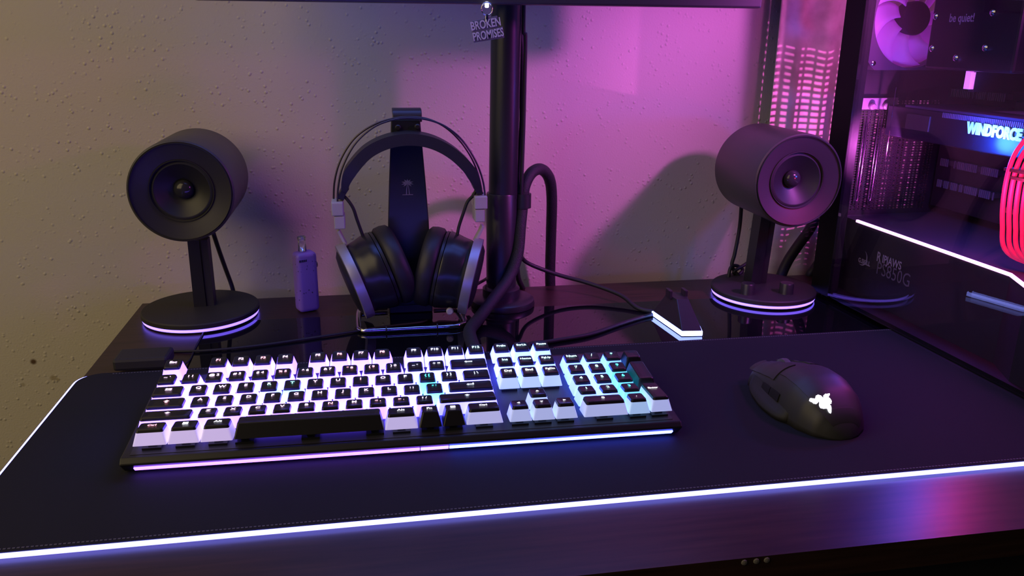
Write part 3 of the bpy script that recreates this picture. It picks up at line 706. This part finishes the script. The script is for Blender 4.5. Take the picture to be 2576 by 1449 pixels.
# palm tree emblem
bm = BM(); c0 = Vector((0.0464,0.9506,0.1586))
def flatpoly(pts):
    bm.faces.new([bm.verts.new((c0.x+x, c0.y-0.0002, c0.z+z)) for x, z in pts])
for a, l_ in ((90, .0068), (58, .0072), (122, .0072), (26, .0078), (154, .0078), (2, .0072), (178, .0072), (-24, .0052), (204, .0052)):
    d = Vector((math.cos(math.radians(a)), math.sin(math.radians(a)))); n_ = Vector((-d.y, d.x))
    flatpoly([(0, 0), tuple(d*l_*0.45+n_*0.0010), tuple(d*l_+Vector((0, -0.0012))), tuple(d*l_*0.5-n_*0.0009)])
flatpoly([(-0.0003, 0), (-0.0016, -0.0068), (-0.0020, -0.0128), (-0.0010, -0.0128), (-0.0008, -0.0068), (0.0002, 0)])
flatpoly([(0.0002, 0), (0.0012, -0.0068), (0.0014, -0.0128), (0.0024, -0.0128), (0.0018, -0.0068), (0.0008, 0)])
flatpoly([(-0.0064, -0.0134), (0.0064, -0.0134), (0.0060, -0.0126), (-0.0060, -0.0126)])
mk('palm_tree_emblem', bm, P('emblem_grey', (0.22, 0.22, 0.28), 0.5), hs, recalc=False)

# ---------------------------------------------------------------- headphones
hp = thing('headphones', 'large over-ear headphones with padded band hanging on the black stand', 'headphones', (0.046, 0.93, 0.02))
M_wire = P('spring_steel_wire', (0.10, 0.085, 0.10), 0.3, 0.8)
arcs = {0.944: [(-0.0389,0.9440,0.1385), (-0.0362,0.9440,0.1647), (-0.0278,0.9440,0.1894), (-0.0117,0.9440,0.2124), (0.0102,0.9440,0.2273), (0.0326,0.9440,0.2342), (0.0505,0.9440,0.2358), (0.0706,0.9440,0.2334), (0.0908,0.9440,0.2239), (0.1090,0.9440,0.2065), (0.1228,0.9440,0.1847), (0.1307,0.9440,0.1613), (0.1344,0.9440,0.1375)],
        0.928: [(-0.0339,0.9280,0.1416), (-0.0320,0.9280,0.1606), (-0.0260,0.9280,0.1829), (-0.0113,0.9280,0.2082), (0.0099,0.9280,0.2263), (0.0320,0.9280,0.2344), (0.0496,0.9280,0.2360), (0.0694,0.9280,0.2341), (0.0893,0.9280,0.2265), (0.1081,0.9280,0.2112), (0.1230,0.9280,0.1885), (0.1317,0.9280,0.1654), (0.1354,0.9280,0.1406)]}
for yy, pts in arcs.items():
    bm = BM(); tube(bm, pts, 0.0011, 8); mk('spring_wire', bm, M_wire, hp, smooth='all')
pad = [(-0.0258,0.9350,0.1556), (-0.0225,0.9350,0.1682), (-0.0148,0.9350,0.1816), (0.0023,0.9350,0.1992), (0.0248,0.9350,0.2100), (0.0493,0.9350,0.2133), (0.0739,0.9350,0.2090), (0.0964,0.9350,0.1969), (0.1146,0.9350,0.1793), (0.1229,0.9350,0.1644), (0.1266,0.9350,0.1531)]
def wpad(t): s = math.sin(PI*t); return 0.020+0.014*min(1, s*1.6)
def tpad(t): s = math.sin(PI*t); return 0.0065+0.0065*min(1, s*2.0)
bm = BM(); band(bm, pad, wpad, tpad, (0, 1, 0)); mk('headband_pad', bm, M_leather, hp, bevel=0.0035, smooth=True, seg=3)
for pts in ([(-0.0229,0.9350,0.1601), (-0.0277,0.9350,0.1529), (-0.0303,0.9350,0.1456)], [(0.1233,0.9350,0.1597), (0.1275,0.9350,0.1521), (0.1294,0.9350,0.1474)]):
    bm = BM(); band(bm, pts, 0.014, 0.0075, (0, 1, 0)); mk('band_end', bm, M_satin, hp, bevel=0.001)
# sliders: upper block, lower block, arm
for blk in (((832, 861, 508, 546), (836, 863, 547, 580), [(850, 578), (858, 590), (868, 610)]), ((1196, 1231, 504, 536), (1198, 1225, 538, 569), [(1214, 566), (1208, 580), (1196, 604)])):
    for k, (a, b, c, d) in enumerate(blk[:2]):
        pass
def Yp(px, py, y):                             # direction of a sight line kept for the slider shapes
    X = (px-1288)/2050; Yc = (py-724.5)/2050
    d = R_*X-U_*Yc+F_; s = y/d.y; return Vector((d.x*s, y, 0.3263+d.z*s))
for blk, arm in ((((-0.0408, -0.0275, 0.1285, 0.1440), (-0.0385, -0.0265, 0.1130, 0.1280)), [(-0.0348,0.9330,0.1101), (-0.0320,0.9330,0.1034), (-0.0271,0.9330,0.0929)]),
                 (((0.1215, 0.1365, 0.1320, 0.1470), (0.1220, 0.1335, 0.1165, 0.1315)), [(0.1324,0.9330,0.1106), (0.1290,0.9330,0.1030), (0.1228,0.9330,0.0916)])):
    for k, (xa, xb, za, zb) in enumerate(blk):
        bm = BM(); box(bm, xa, xb, 0.921+0.001*k, 0.950-0.003*k, za, zb); mk('slider_block', bm, M_lgrey, hp, bevel=0.0012)
    bm = BM(); band(bm, arm, 0.012, 0.0032, (0, 1, 0)); mk('yoke_arm', bm, M_lgrey, hp, bevel=0.0005)
def cup(cen_out, cen_in, tag_):
    a = Vector(cen_out); b = Vector(cen_in); ax = (b-a); ax.normalize()
    def part(nm, prof, m, sm=True, lb=None, seg=64):
        bm = BM(); lathe(bm, prof, a, ax, seg, sx=0.92); return mk(nm, bm, m, hp, smooth=sm, label=lb)
    part('outer_cap', [(0.026, -0.0105), (0.036, -0.0095), (0.041, -0.0070), (0.0435, -0.0055)], M_black)
    part('metal_ring', [(0.0440, -0.0058), (0.0500, -0.0052), (0.0505, 0.0), (0.0500, 0.0052), (0.0440, 0.0058)], M_gun, lb='brushed grey metal ring')
    part('cup_body', [(0.0440, 0.0055), (0.0455, 0.0075), (0.0470, 0.0160), (0.0495, 0.0250), (0.0510, 0.0330), (0.0505, 0.0345)], P('cup_plastic', (0.020, 0.020, 0.023), 0.28))
    part('cup_rim', [(0.0480, 0.0345), (0.0500, 0.0355), (0.0500, 0.0385), (0.0480, 0.0395)], M_satin)
    part('ear_cushion', [(0.0440, 0.0395), (0.0490, 0.0400), (0.0520, 0.0430), (0.0525, 0.0500), (0.0510, 0.0570), (0.0465, 0.0605), (0.0400, 0.0600), (0.0330, 0.0560)], M_leather, 'all')
cup((-0.0187,0.9280,0.0499), (0.0338,0.9370,0.0680), 'l')
cup((0.1172,0.9280,0.0500), (0.0653,0.9400,0.0620), 'r')
bm = BM(); lathe(bm, [(0.0042, 0), (0.0042, 0.003), (0.003, 0.0042)], (0.0887,0.9000,0.0168), (0, -1, 0.1), 20); mk('cable_socket', bm, M_lgrey, hp, smooth=True)
for pts in ([(-0.0299,0.9330,0.1515), (-0.0235,0.9310,0.1462), (-0.0169,0.9290,0.1359), (-0.0131,0.9290,0.1224), (-0.0092,0.9300,0.1090), (-0.0061,0.9300,0.0986)], [(0.1263,0.9330,0.1553), (0.1209,0.9310,0.1465), (0.1141,0.9290,0.1395), (0.1093,0.9290,0.1269), (0.1042,0.9300,0.1112), (0.1017,0.9300,0.0998)]):
    bm = BM(); tube(bm, pts, 0.0019, 10); mk('earcup_wire', bm, M_cable, hp, smooth='all')

# ---------------------------------------------------------------- vaporizer
vp = thing('vaporizer', 'purple speckled pocket vaporizer with a glass mouthpiece standing on the desk', 'vaporizer', (-0.076, 0.972, 0.0))
Rv = Matrix.Rotation(math.radians(24), 3, 'Z'); vc = Vector((-0.0755, 0.976, 0))
bm = BM(); vs = box(bm, -0.0155, 0.0105, -0.0090, 0.0110, 0.0005, 0.0750)
for v in bm.verts:
    v.co = Rv @ v.co+vc
mk('shell', bm, speckle_mat(), vp, bevel=0.0055, smooth='all', seg=5)
qv = vc+Rv @ Vector((0.0108, -0.0005, 0.0575))
bm = BM(); lathe(bm, [(0.0042, -0.0006), (0.0042, 0.0006), (0.0032, 0.0012)], qv, Rv @ Vector((1, 0, 0)), 24); mk('button', bm, M_black, vp, smooth=True)
mt = Vector((-0.0798,0.9750,0.0803))
bm = BM(); ringlathe(bm, [(0.0036, -0.004), (0.0050, -0.004), (0.0046, 0.008), (0.0054, 0.0125), (0.0044, 0.0135), (0.0034, 0.008)], mt, seg=24)
mk('glass_mouthpiece', bm, P('clear_glass', (0.9, 0.9, 0.95), 0.03), vp, smooth='all', label='clear glass mouthpiece')
gm = bpy.data.materials['clear_glass'].node_tree.nodes['Principled BSDF']; gm.inputs['Transmission Weight'].default_value = 0.95
bm = BM()
for i, (a, w) in enumerate(((-0.0125, .0011), (-0.0108, .0009), (-0.0093, .0012), (-0.0076, .0008), (-0.0062, .0012), (-0.0042, .0010))): box(bm, a, a+w, -0.00925, -0.0089, 0.0645, 0.0672)
for v in bm.verts: v.co = Rv @ v.co+vc
mk('small_print', bm, M_black, vp)

# ---------------------------------------------------------------- mouse charging dock
dk = thing('charging_dock', 'small black pyramid charging dock with a bright white light strip round its foot', 'charging dock', (0.352, 0.850, 0.0))
base = [(0.3345, 0.894), (0.3440, 0.8190), (0.3680, 0.8165), (0.3860, 0.890), (0.3620, 0.902)]
def sc(pts, k, c=(0.360, 0.862)): return [(c[0]+(x-c[0])*k, c[1]+(y-c[1])*k) for x, y in pts]
bm = BM(); prism(bm, sc(base, 0.97), 0.0002, 0.0008); mk('foot', bm, M_black, dk)
bm = BM(); prism(bm, base, 0.0008, 0.0064); mk('light_strip', bm, E('dock_light', (0.22, 0.30, 1.0), 11.0), dk, bevel=0.0008, label='bright white light strip')
topo = [(0.3465, 0.880), (0.3500, 0.8560), (0.3640, 0.8545), (0.3700, 0.878), (0.358, 0.884)]
bm = BM(); prism(bm, sc(base, 0.97), 0.0064, 0.0330, top=topo); mk('body', bm, M_satin, dk, bevel=0.0008)
for x, y in ((0.3462, 0.872), (0.3648, 0.871)):
    bm = BM(); prism(bm, [(x-0.002, y-0.007), (x+0.002, y-0.007), (x+0.002, y+0.006), (x-0.002, y+0.006)], 0.030, 0.0405); mk('cradle_horn', bm, M_satin, dk, bevel=0.0008)
for p in ((0.3548,0.8537,0.0260), (0.3619,0.8541,0.0260)):
    bm = BM(); lathe(bm, [(0.0011, -0.004), (0.0011, 0.0022), (0.0004, 0.003)], p, (0, -0.6, 0.8), 10); mk('charging_pin', bm, P('pin_gold', (0.9, 0.6, 0.5), 0.2, 0.9), dk, smooth=True)

# ---------------------------------------------------------------- cables
def cable(name, label, pts, r, m=M_cable, seg=10, flat=1.0):
    bm = BM(); tube(bm, pts, r, seg, flat=flat); return tag(mk(name, bm, m, smooth='all'), label, 'cable')
cable('braided_cable', 'thick braided black cable looping from behind the desk through the pole clip', [(0.2493,1.0620,-0.0509), (0.2452,1.0600,0.0026), (0.2426,1.0500,0.0620), (0.2378,1.0300,0.1207), (0.2305,1.0150,0.1496), (0.2166,1.0000,0.1644), (0.2013,0.9850,0.1631), (0.1904,0.9740,0.1485), (0.1878,0.9720,0.1282), (0.1839,0.9650,0.0998), (0.1794,0.9570,0.0666), (0.1665,0.9450,0.0399), (0.142, 0.920, 0.020), (0.122, 0.892, 0.0085), (0.107, 0.855, 0.0085), (0.103, 0.815, 0.0120), (0.103, 0.770, 0.0120), (0.103, 0.730, 0.014)], 0.0072, M_braid, 16)
cable('pole_cable', 'thin black cable running straight down the right side of the pole', [(0.188, 0.975, 0.62), (0.1839,0.9780,0.3553), (0.1855,0.9780,0.3068), (0.1867,0.9760,0.2290), (0.1833,0.9740,0.1623), (0.1824,0.9720,0.1233), (0.1833,0.9850,0.0798), (0.1877,1.0000,0.0282), (0.2013,1.0300,-0.0035), (0.2057,1.0450,-0.0313)], 0.0036)
cable('pole_cable', 'second thin cable bulging out beside the pole under the monitor', [(0.192, 0.968, 0.62), (0.1849,0.9660,0.3550), (0.1872,0.9660,0.3247), (0.1870,0.9660,0.2758), (0.1864,0.9660,0.2160), (0.1849,0.9660,0.1491), (0.1857,0.9720,0.1032)], 0.0022)
cable('dock_cable', 'black cable drooping from the pole to the back of the charging dock', [(0.1867,0.9850,0.0589), (0.2023,1.0000,0.0421), (0.2398,1.0000,0.0260), (0.2791,0.9850,0.0168), (0.3118,0.9500,0.0101), (0.325, 0.915, 0.003), (0.347, 0.897, 0.003)], 0.0027)
cable('dock_cable', 'black cable lying on the glass between dock and keyboard', [(0.338, 0.893, 0.0025), (0.318, 0.884, 0.0025), (0.2857,0.8649,0.0025), (0.2392,0.8357,0.0025), (0.1947,0.8222,0.0025), (0.1653,0.8097,0.0025), (0.205, 0.735, 0.006)], 0.0024)
cable('mat_cable', 'thin dark cable lying across the glass behind the keyboard', [(-0.235, 0.835, 0.006), (-0.2240,0.8542,0.0018), (-0.1755,0.8514,0.0018), (-0.1192,0.8593,0.0018), (-0.0526,0.8777,0.0018), (0.0095,0.8972,0.0018), (0.0512,0.9061,0.0018), (0.0633,0.9127,0.0018)], 0.0015)
cable('speaker_cable', 'thin cable crossing the glass from the left speaker base to the mat', [(-0.1906,0.9301,0.0012), (-0.1891,0.9036,0.0012), (-0.1896,0.8668,0.0012), (-0.1885,0.8302,0.0012), (-0.190, 0.806, 0.005)], 0.0009)
cable('speaker_cable', 'black cable dropping from the left speaker head behind its base', [(-0.1870,1.0150,0.0923), (-0.1845,1.0280,0.0663), (-0.1815,1.0420,0.0392), (-0.1777,1.0550,0.0102), (-0.1772,1.0650,-0.0137)], 0.0027)
cable('speaker_cable', 'black cable hanging from the right speaker head to the desk', [(0.4877,0.9950,0.1187), (0.4957,1.0100,0.0855), (0.4954,1.0120,0.0629), (0.4920,1.0100,0.0411), (0.4893,1.0080,0.0236), (0.505, 1.006, 0.004), (0.500, 1.020, 0.004)], 0.0026)
cable('tangled_cable', 'small tangle of black cable on the desk behind the right speaker', [(0.4811,1.0000,0.0103), (0.4856,1.0050,0.0235), (0.4959,1.0100,0.0250), (0.5069,1.0120,0.0183), (0.5007,1.0100,0.0123), (0.4913,1.0060,0.0173), (0.5065,1.0100,0.0246), (0.5155,1.0120,0.0260), (0.53, 1.015, 0.004)], 0.0024)
cable('power_cable', 'broad black cable slanting down behind the right speaker', [(0.6154,1.0250,0.0854), (0.6075,1.0250,0.0674), (0.5928,1.0250,0.0449), (0.5798,1.0250,0.0222), (0.5719,1.0250,-0.0038), (0.5826,1.0450,-0.0436)], 0.0072, seg=12)
cable('power_cable', 'short black cable slanting down beside the case corner', [(0.6366,1.0300,0.0304), (0.6276,1.0300,0.0143), (0.6195,1.0300,0.0004), (0.6264,1.0450,-0.0273)], 0.0055, seg=12)
cable('headphone_cable', 'thin black cable between the right ear cup and the pole', [(0.1179,0.9500,0.0273), (0.1323,0.9650,0.0293), (0.1491,1.0000,0.0255), (0.1700,1.0200,0.0340), (0.1812,1.0000,0.0552)], 0.0019)

# ---------------------------------------------------------------- computer case
pc = thing('computer_case', 'tall black desktop computer case with glass side panel lit magenta inside', 'computer', mat=(0, 0, math.radians(2.6)))
pc.location = (0.5825, 0.955, 0.0045)
D_, Hh, Wd = 0.47, 0.47, 0.215                  # depth along -y, height, width along +x
def lp(x, y, z): return Vector((x, y, z))
bm = BM(); box(bm, 0.0, Wd, -D_, 0.0, Hh, Hh+0.02); mk('top_panel', bm, M_case, pc, bevel=0.001)
bm = BM(); box(bm, 0.0, Wd, -D_, 0.0, 0.0005, 0.006); mk('bottom_panel', bm, M_case, pc)
bm = BM(); box(bm, Wd-0.004, Wd, -D_, 0.0, 0.006, Hh); mk('far_side_panel', bm, M_case, pc)
bm = BM(); box(bm, 0.0, Wd, -D_-0.02, -D_, 0.0005, Hh+0.02); mk('front_panel', bm, M_case, pc, bevel=0.003)
bm = BM(); box(bm, -0.004, 0.010, -0.0385, 0.0, 0.0005, Hh+0.018); mk('rear_pillar', bm, P('black_trim', (0.003, 0.003, 0.004), 0.6, spec=0.2), pc, bevel=0.0008)
bm = BM(); box(bm, -0.004, 0.0, -D_, -0.0388, 0.002, Hh+0.018); mk('glass_side_panel', bm, glass_mat('tinted_case_glass', (0.80, 0.80, 0.84), 1.36), pc, label='clear tempered glass side panel')
# rear panel: bars with real openings
bm = BM()
yb0, yb1 = -0.0020, 0.0
def bar(x0, x1, z0, z1): box(bm, x0, x1, yb0, yb1, z0, z1)
bar(0.0, Wd, 0.006, 0.105); bar(0.0, 0.0065, 0.105, Hh); bar(0.148, Wd, 0.105, Hh); bar(0.0065, 0.148, 0.405, Hh)
bar(0.0065, 0.148, 0.246, 0.284)
for i in range(26): x = 0.0065+i*0.0055; bar(x, x+0.0013+(0.0022 if i % 4 == 3 else 0.004 if i == 0 else 0), 0.105, 0.246)          # vent field and vented slot covers
for i in range(43): z = 0.105+i*0.0033; bar(0.0065, 0.148, z, z+0.0011)
mk('rear_panel', bm, M_case, pc)
# slot covers with screws and a light bracket plate above
bm = BM(); box(bm, 0.016, 0.082, -0.0075, -0.0045, 0.2360, 0.2500); mk('screw_rail', bm, M_grey, pc, bevel=0.0004)
for i in range(3):
    x = 0.020+i*0.0195
    bm = BM(); lathe(bm, [(0.0042, 0), (0.0042, 0.0045), (0.0028, 0.0058)], (x+0.0045, -0.0078, 0.2400), (0, -1, 0), 14); mk('thumb_screw', bm, M_grey, pc, smooth=True)
    bm = BM(); tube(bm, [(x, -0.007, 0.224), (x, -0.007, 0.121), (x+0.0015, -0.007, 0.1185), (x+0.0035, -0.007, 0.1195), (x+0.0042, -0.007, 0.124), (x+0.0042, -0.007, 0.224)], 0.0009, 8, sm=False); mk('slot_cover_clip', bm, P('violet_tinted_steel', (0.55, 0.4, 0.6), 0.25, 1.0), pc, smooth='all')
# fans
def fan(name_mat, org, axis, r=0.058, parent=pc):
    org = Vector(org); q = Vector((0, 0, 1)).rotation_difference(Vector(axis).normalized()).to_matrix()
    bm = BM(); n = 64; s = 0.0605; rings = []
    # square frame with a round opening
    for z in (0.0, 0.022):
        inn = [bm.verts.new(org+q @ Vector((r*math.cos(2*PI*i/n), r*math.sin(2*PI*i/n), z))) for i in range(n)]
        out = []
        for i in range(n):
            c, s_ = math.cos(2*PI*i/n), math.sin(2*PI*i/n); k = s/max(abs(c), abs(s_)); k = min(k, s*1.30)
            out.append(bm.verts.new(org+q @ Vector((k*c, k*s_, z))))
        for i in range(n): bm.faces.new((inn[i], inn[(i+1) % n], out[(i+1) % n], out[i]))
        rings.append((inn, out))
    for w_ in (0, 1):
        for i in range(n): bm.faces.new((rings[0][w_][i], rings[0][w_][(i+1) % n], rings[1][w_][(i+1) % n], rings[1][w_][i]))
    f = mk('case_fan', bm, P('fan_frame', (0.10, 0.06, 0.11), 0.4), parent)
    bm = BM(); lathe(bm, [(0.0195, 0.003), (0.0200, 0.018), (0.0185, 0.0205), (0.004, 0.021)], org, axis, 40); mk('fan_hub', bm, P('fan_hub', (0.05, 0.01, 0.03), 0.4), f, smooth=True)
    bm = BM()
    for k in range(9):
        a0 = 2*PI*k/9; g = []
        for i in range(7):
            rr = 0.020+0.0365*i/6; row = []
            for j in range(5):
                an = a0+(j/4-0.5)*0.66+0.5*(i/6)**1.5
                row.append(bm.verts.new(org+q @ Vector((rr*math.cos(an), rr*math.sin(an), 0.010+0.0065*(j/4-0.5)*2))))
            g.append(row)
        for i in range(6):
            for j in range(4): bm.faces.new((g[i][j], g[i][j+1], g[i+1][j+1], g[i+1][j]))
    o = mk('fan_blades', bm, M_fanblade, f, smooth='all', recalc=False, label='glowing magenta fan blades')
    so = o.modifiers.new('t', 'SOLIDIFY'); so.thickness = 0.0012
    for sx in (-1, 1):
        for sy in (-1, 1):
            bm = BM(); lathe(bm, [(0.0028, 0), (0.0028, 0.0015), (0.0015, 0.002)], org+q @ Vector((sx*0.0525, sy*0.0525, 0.022)), axis, 12); mk('fan_screw', bm, M_steel, f, smooth=True)
    return f
fan('a', (0.078, -0.004, 0.345), (0, -1, 0))
fan('b', (0.090, -0.440, 0.140), (0, 1, 0)); fan('b', (0.090, -0.440, 0.265), (0, 1, 0)); fan('c', (0.100, -0.268, 0.345), (-1, 0, 0))
# motherboard
bm = BM(); box(bm, 0.150, 0.154, -0.300, -0.012, 0.112, 0.440); mb_ = mk('motherboard', bm, M_pboard, pc)
for z, y0, y1 in ((0.2580, -0.115, -0.030), (0.1990, -0.125, -0.030), (0.1720, -0.125, -0.030), (0.1450, -0.125, -0.030)):
    bm = BM(); box(bm, 0.140, 0.150, y0, y1, z-0.003, z+0.003); sl = mk('expansion_slot', bm, P('slot_plastic', (0.03, 0.03, 0.035), 0.4), mb_)
for (y, z, a, b, c) in ((-0.18, 0.19, .004, .012, .02), (-0.20, 0.15, .006, .01, .01), (-0.16, 0.14, .004, .006, .006), (-0.235, 0.17, .005, .02, .03), (-0.27, 0.20, .008, .008, .03), (-0.145, 0.25, .006, .012, .01)):
    bm = BM(); box(bm, 0.150-a*2, 0.150, y-b, y+b, z-c/2, z+c/2); mk('board_component', bm, M_satin, mb_, bevel=0.0006)
bm = BM()
for z, y0, y1 in ((0.2580, -0.115, -0.030), (0.1990, -0.125, -0.030), (0.1720, -0.125, -0.030), (0.1450, -0.125, -0.030)):
    y = y0
    while y < y1:
        if random.random() < 0.85: box(bm, 0.1390, 0.1402, y, y+0.0014, z-0.0052, z+0.0042)
        y += 0.0030
o = mk('slot_contacts', bm, P('slot_contact', (0.16, 0.16, 0.19), 0.5, 0.3), mb_); o['kind'] = 'stuff'
# cpu cooler
bm = BM(); box(bm, 0.062, 0.135, -0.200, -0.070, 0.288, 0.425); cl = mk('processor_cooler', bm, P('cooler_black', (0.004, 0.0035, 0.005), 0.4, spec=0.3), pc, bevel=0.003)
def side_text(nm, s_, size, y, z, x, m, par, sx=1.0, bold=0.0, ext=0.0, tilt=0.0):
    T = Matrix.Translation((x, y, z)) @ Matrix.Rotation(-PI/2, 4, 'Z') @ Matrix.Rotation(PI/2, 4, 'X') @ Matrix.Rotation(tilt, 4, 'Z')
    return text_obj(nm, s_, size, m, par, T, ext=ext, sc=(sx, 1.0), bold=bold)
M_print = P('grey_print', (0.55, 0.50, 0.60), 0.5)
side_text('brand_print', 'be quiet!', 0.0125, -0.118, 0.3435, 0.0615, P('white_print', (0.28, 0.24, 0.34), 0.5), cl, 0.85, 0.0002)
for y, z in ((-0.078, 0.346), (-0.162, 0.3485), (-0.080, 0.311), (-0.160, 0.313), (-0.120, 0.3015)):
    bm = BM(); lathe(bm, [(0.0036, 0), (0.0038, 0.002), (0.0024, 0.0034), (0.0008, 0.0038)], (0.0620, y, z), (-1, 0, 0), 18); mk('cooler_screw', bm, M_steel, cl, smooth=True)
# lit memory stick
bm = BM(); box(bm, 0.066, 0.072, -0.1405, -0.1325, 0.2690, 0.2870); box(bm, 0.066, 0.072, -0.1375, -0.1325, 0.2870, 0.2965); mk('memory_light_bar', bm, E('memory_light', (1.0, 0.14, 0.95), 1.0), pc, label='glowing magenta memory light bar')
bm = BM(); box(bm, 0.0725, 0.145, -0.141, -0.132, 0.266, 0.2985); mk('memory_stick', bm, M_black, pc)
# graphics card
bm = BM(); box(bm, 0.058, 0.148, -0.262, -0.022, 0.2060, 0.2430); gp = mk('graphics_card', bm, P('card_shroud', (0.008, 0.008, 0.014), 0.35), pc, bevel=0.0015)
bm = BM(); box(bm, 0.0565, 0.148, -0.262, -0.055, 0.2430, 0.2455); mk('backplate', bm, P('card_backplate', (0.10, 0.08, 0.16), 0.35, 0.7), gp)
bm = BM(); box(bm, 0.0560, 0.0582, -0.100, -0.060, 0.2180, 0.2360); mk('power_socket', bm, P('card_socket', (0.03, 0.02, 0.03), 0.5), gp, bevel=0.0005)
bm = BM()
for i in range(52): y = -0.118-i*0.0026; box(bm, 0.0572, 0.0582, y-0.0013, y, 0.2365, 0.2420)
o = mk('heat_fins', bm, P('fin_metal', (0.32, 0.25, 0.42), 0.35, 0.6), gp); o['kind'] = 'stuff'
side_text('glowing_lettering', 'WINDFORCE', 0.0160, -0.196, 0.2292, 0.0566, E('card_light', (0.01, 0.50, 1.0), 1.6), gp, 0.78, 0.0009, 0.0006)
bm = BM(); tube(bm, [(0.040, -0.055, 0.2660), (0.040, -0.055, 0.1650)], 0.0005, 6, sm=False); mk('thin_upright_tube', bm, M_steel, pc)  # thin upright steel tube beside the card, holds nothing up
# power supply shroud with light strip and print
bm = BM(); box(bm, 0.026, Wd-0.005, -0.283, -0.003, 0.006, 0.100)
prism(bm, [(0.026, -0.283), (0.006, -0.325), (0.006, -D_+0.003), (Wd-0.005, -D_+0.003), (Wd-0.005, -0.283)], 0.006, 0.100)
M_shroud = P('power_shroud', (0.040, 0.035, 0.045), 0.42)
sh = mk('power_shroud', bm, M_shroud, pc)
bm = BM(); pts = [(0.0245, -0.036), (0.0245, -0.2835), (0.0048, -0.3255), (0.0048, -D_+0.004)]
inn = [(x+0.003, y+0.0005) for x, y in pts]
for (a, b, c, d) in zip(pts, pts[1:], inn, inn[1:]):
    prism(bm, [a, b, d, c], 0.0985, 0.1015)
mk('light_strip', bm, E('shroud_strip', (1.0, 0.42, 0.95), 4.0), sh, label='glowing pink-white light strip')
side_text('printed_name', 'R', 0.0165, -0.0881, 0.0660, 0.0252, M_print, sh, 0.8, 0.0003)
side_text('printed_name', 'IPJAWS', 0.0135, -0.1122, 0.0657, 0.0252, M_print, sh, 0.82, 0.0003)
side_text('printed_name', 'PS850G', 0.0225, -0.1175, 0.0523, 0.0252, P('dim_grey_print', (0.24, 0.21, 0.27), 0.5), sh, 0.86)
side_text('printed_name', 'G.SKILL', 0.0080, -0.0621, 0.0528, 0.0252, M_print, sh, 0.9, 0.0003, 0.0, 0.0)
bm = BM()
for k in range(14):                             # swirl emblem arc
    a0, a1 = math.radians(70+k*12), math.radians(82+k*12); r0, r1 = 0.0100, 0.0100+0.0020*math.sin(PI*(k+0.5)/14)
    bm.faces.new([bm.verts.new((0.0252, -0.0556+s_*math.cos(a), 0.0583+s_*math.sin(a))) for s_, a in ((-r0, -a0+PI), (-r1, -a0+PI), (-r1, -a1+PI), (-r0, -a1+PI))])
mk('printed_swirl', bm, M_print, sh, recalc=False)
# glowing red sleeved cables
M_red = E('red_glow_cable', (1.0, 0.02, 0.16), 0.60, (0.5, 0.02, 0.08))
for i in range(5):
    o_ = i*0.0064
    bm = BM(); tube(bm, [(0.060+o_*.3, -0.315-o_, 0.248), (0.044+o_*.3, -0.272-o_, 0.241-o_*.3), (0.037+o_*.3, -0.253-o_, 0.222-o_*.4), (0.035+o_*.3, -0.247-o_, 0.190), (0.035+o_*.3, -0.252-o_, 0.145), (0.040+o_*.3, -0.266-o_, 0.114), (0.075, -0.320-o_, 0.106)], 0.0023, 10)
    mk('power_lead', bm, M_red, pc, smooth='all', label='red glowing sleeved power lead')
for z in (0.198, 0.191):
    bm = BM(); box(bm, 0.034, 0.050, -0.297, -0.242 if z > .195 else -0.252, z-0.0015, z+0.0015); mk('cable_comb', bm, M_black, pc)
for x, y, z in ((0.140, -0.150, 0.130), (0.140, -0.160, 0.130)):
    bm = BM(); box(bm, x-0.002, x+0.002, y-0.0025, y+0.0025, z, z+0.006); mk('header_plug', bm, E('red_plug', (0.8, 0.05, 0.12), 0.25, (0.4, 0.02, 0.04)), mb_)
bpy.context.view_layer.update()
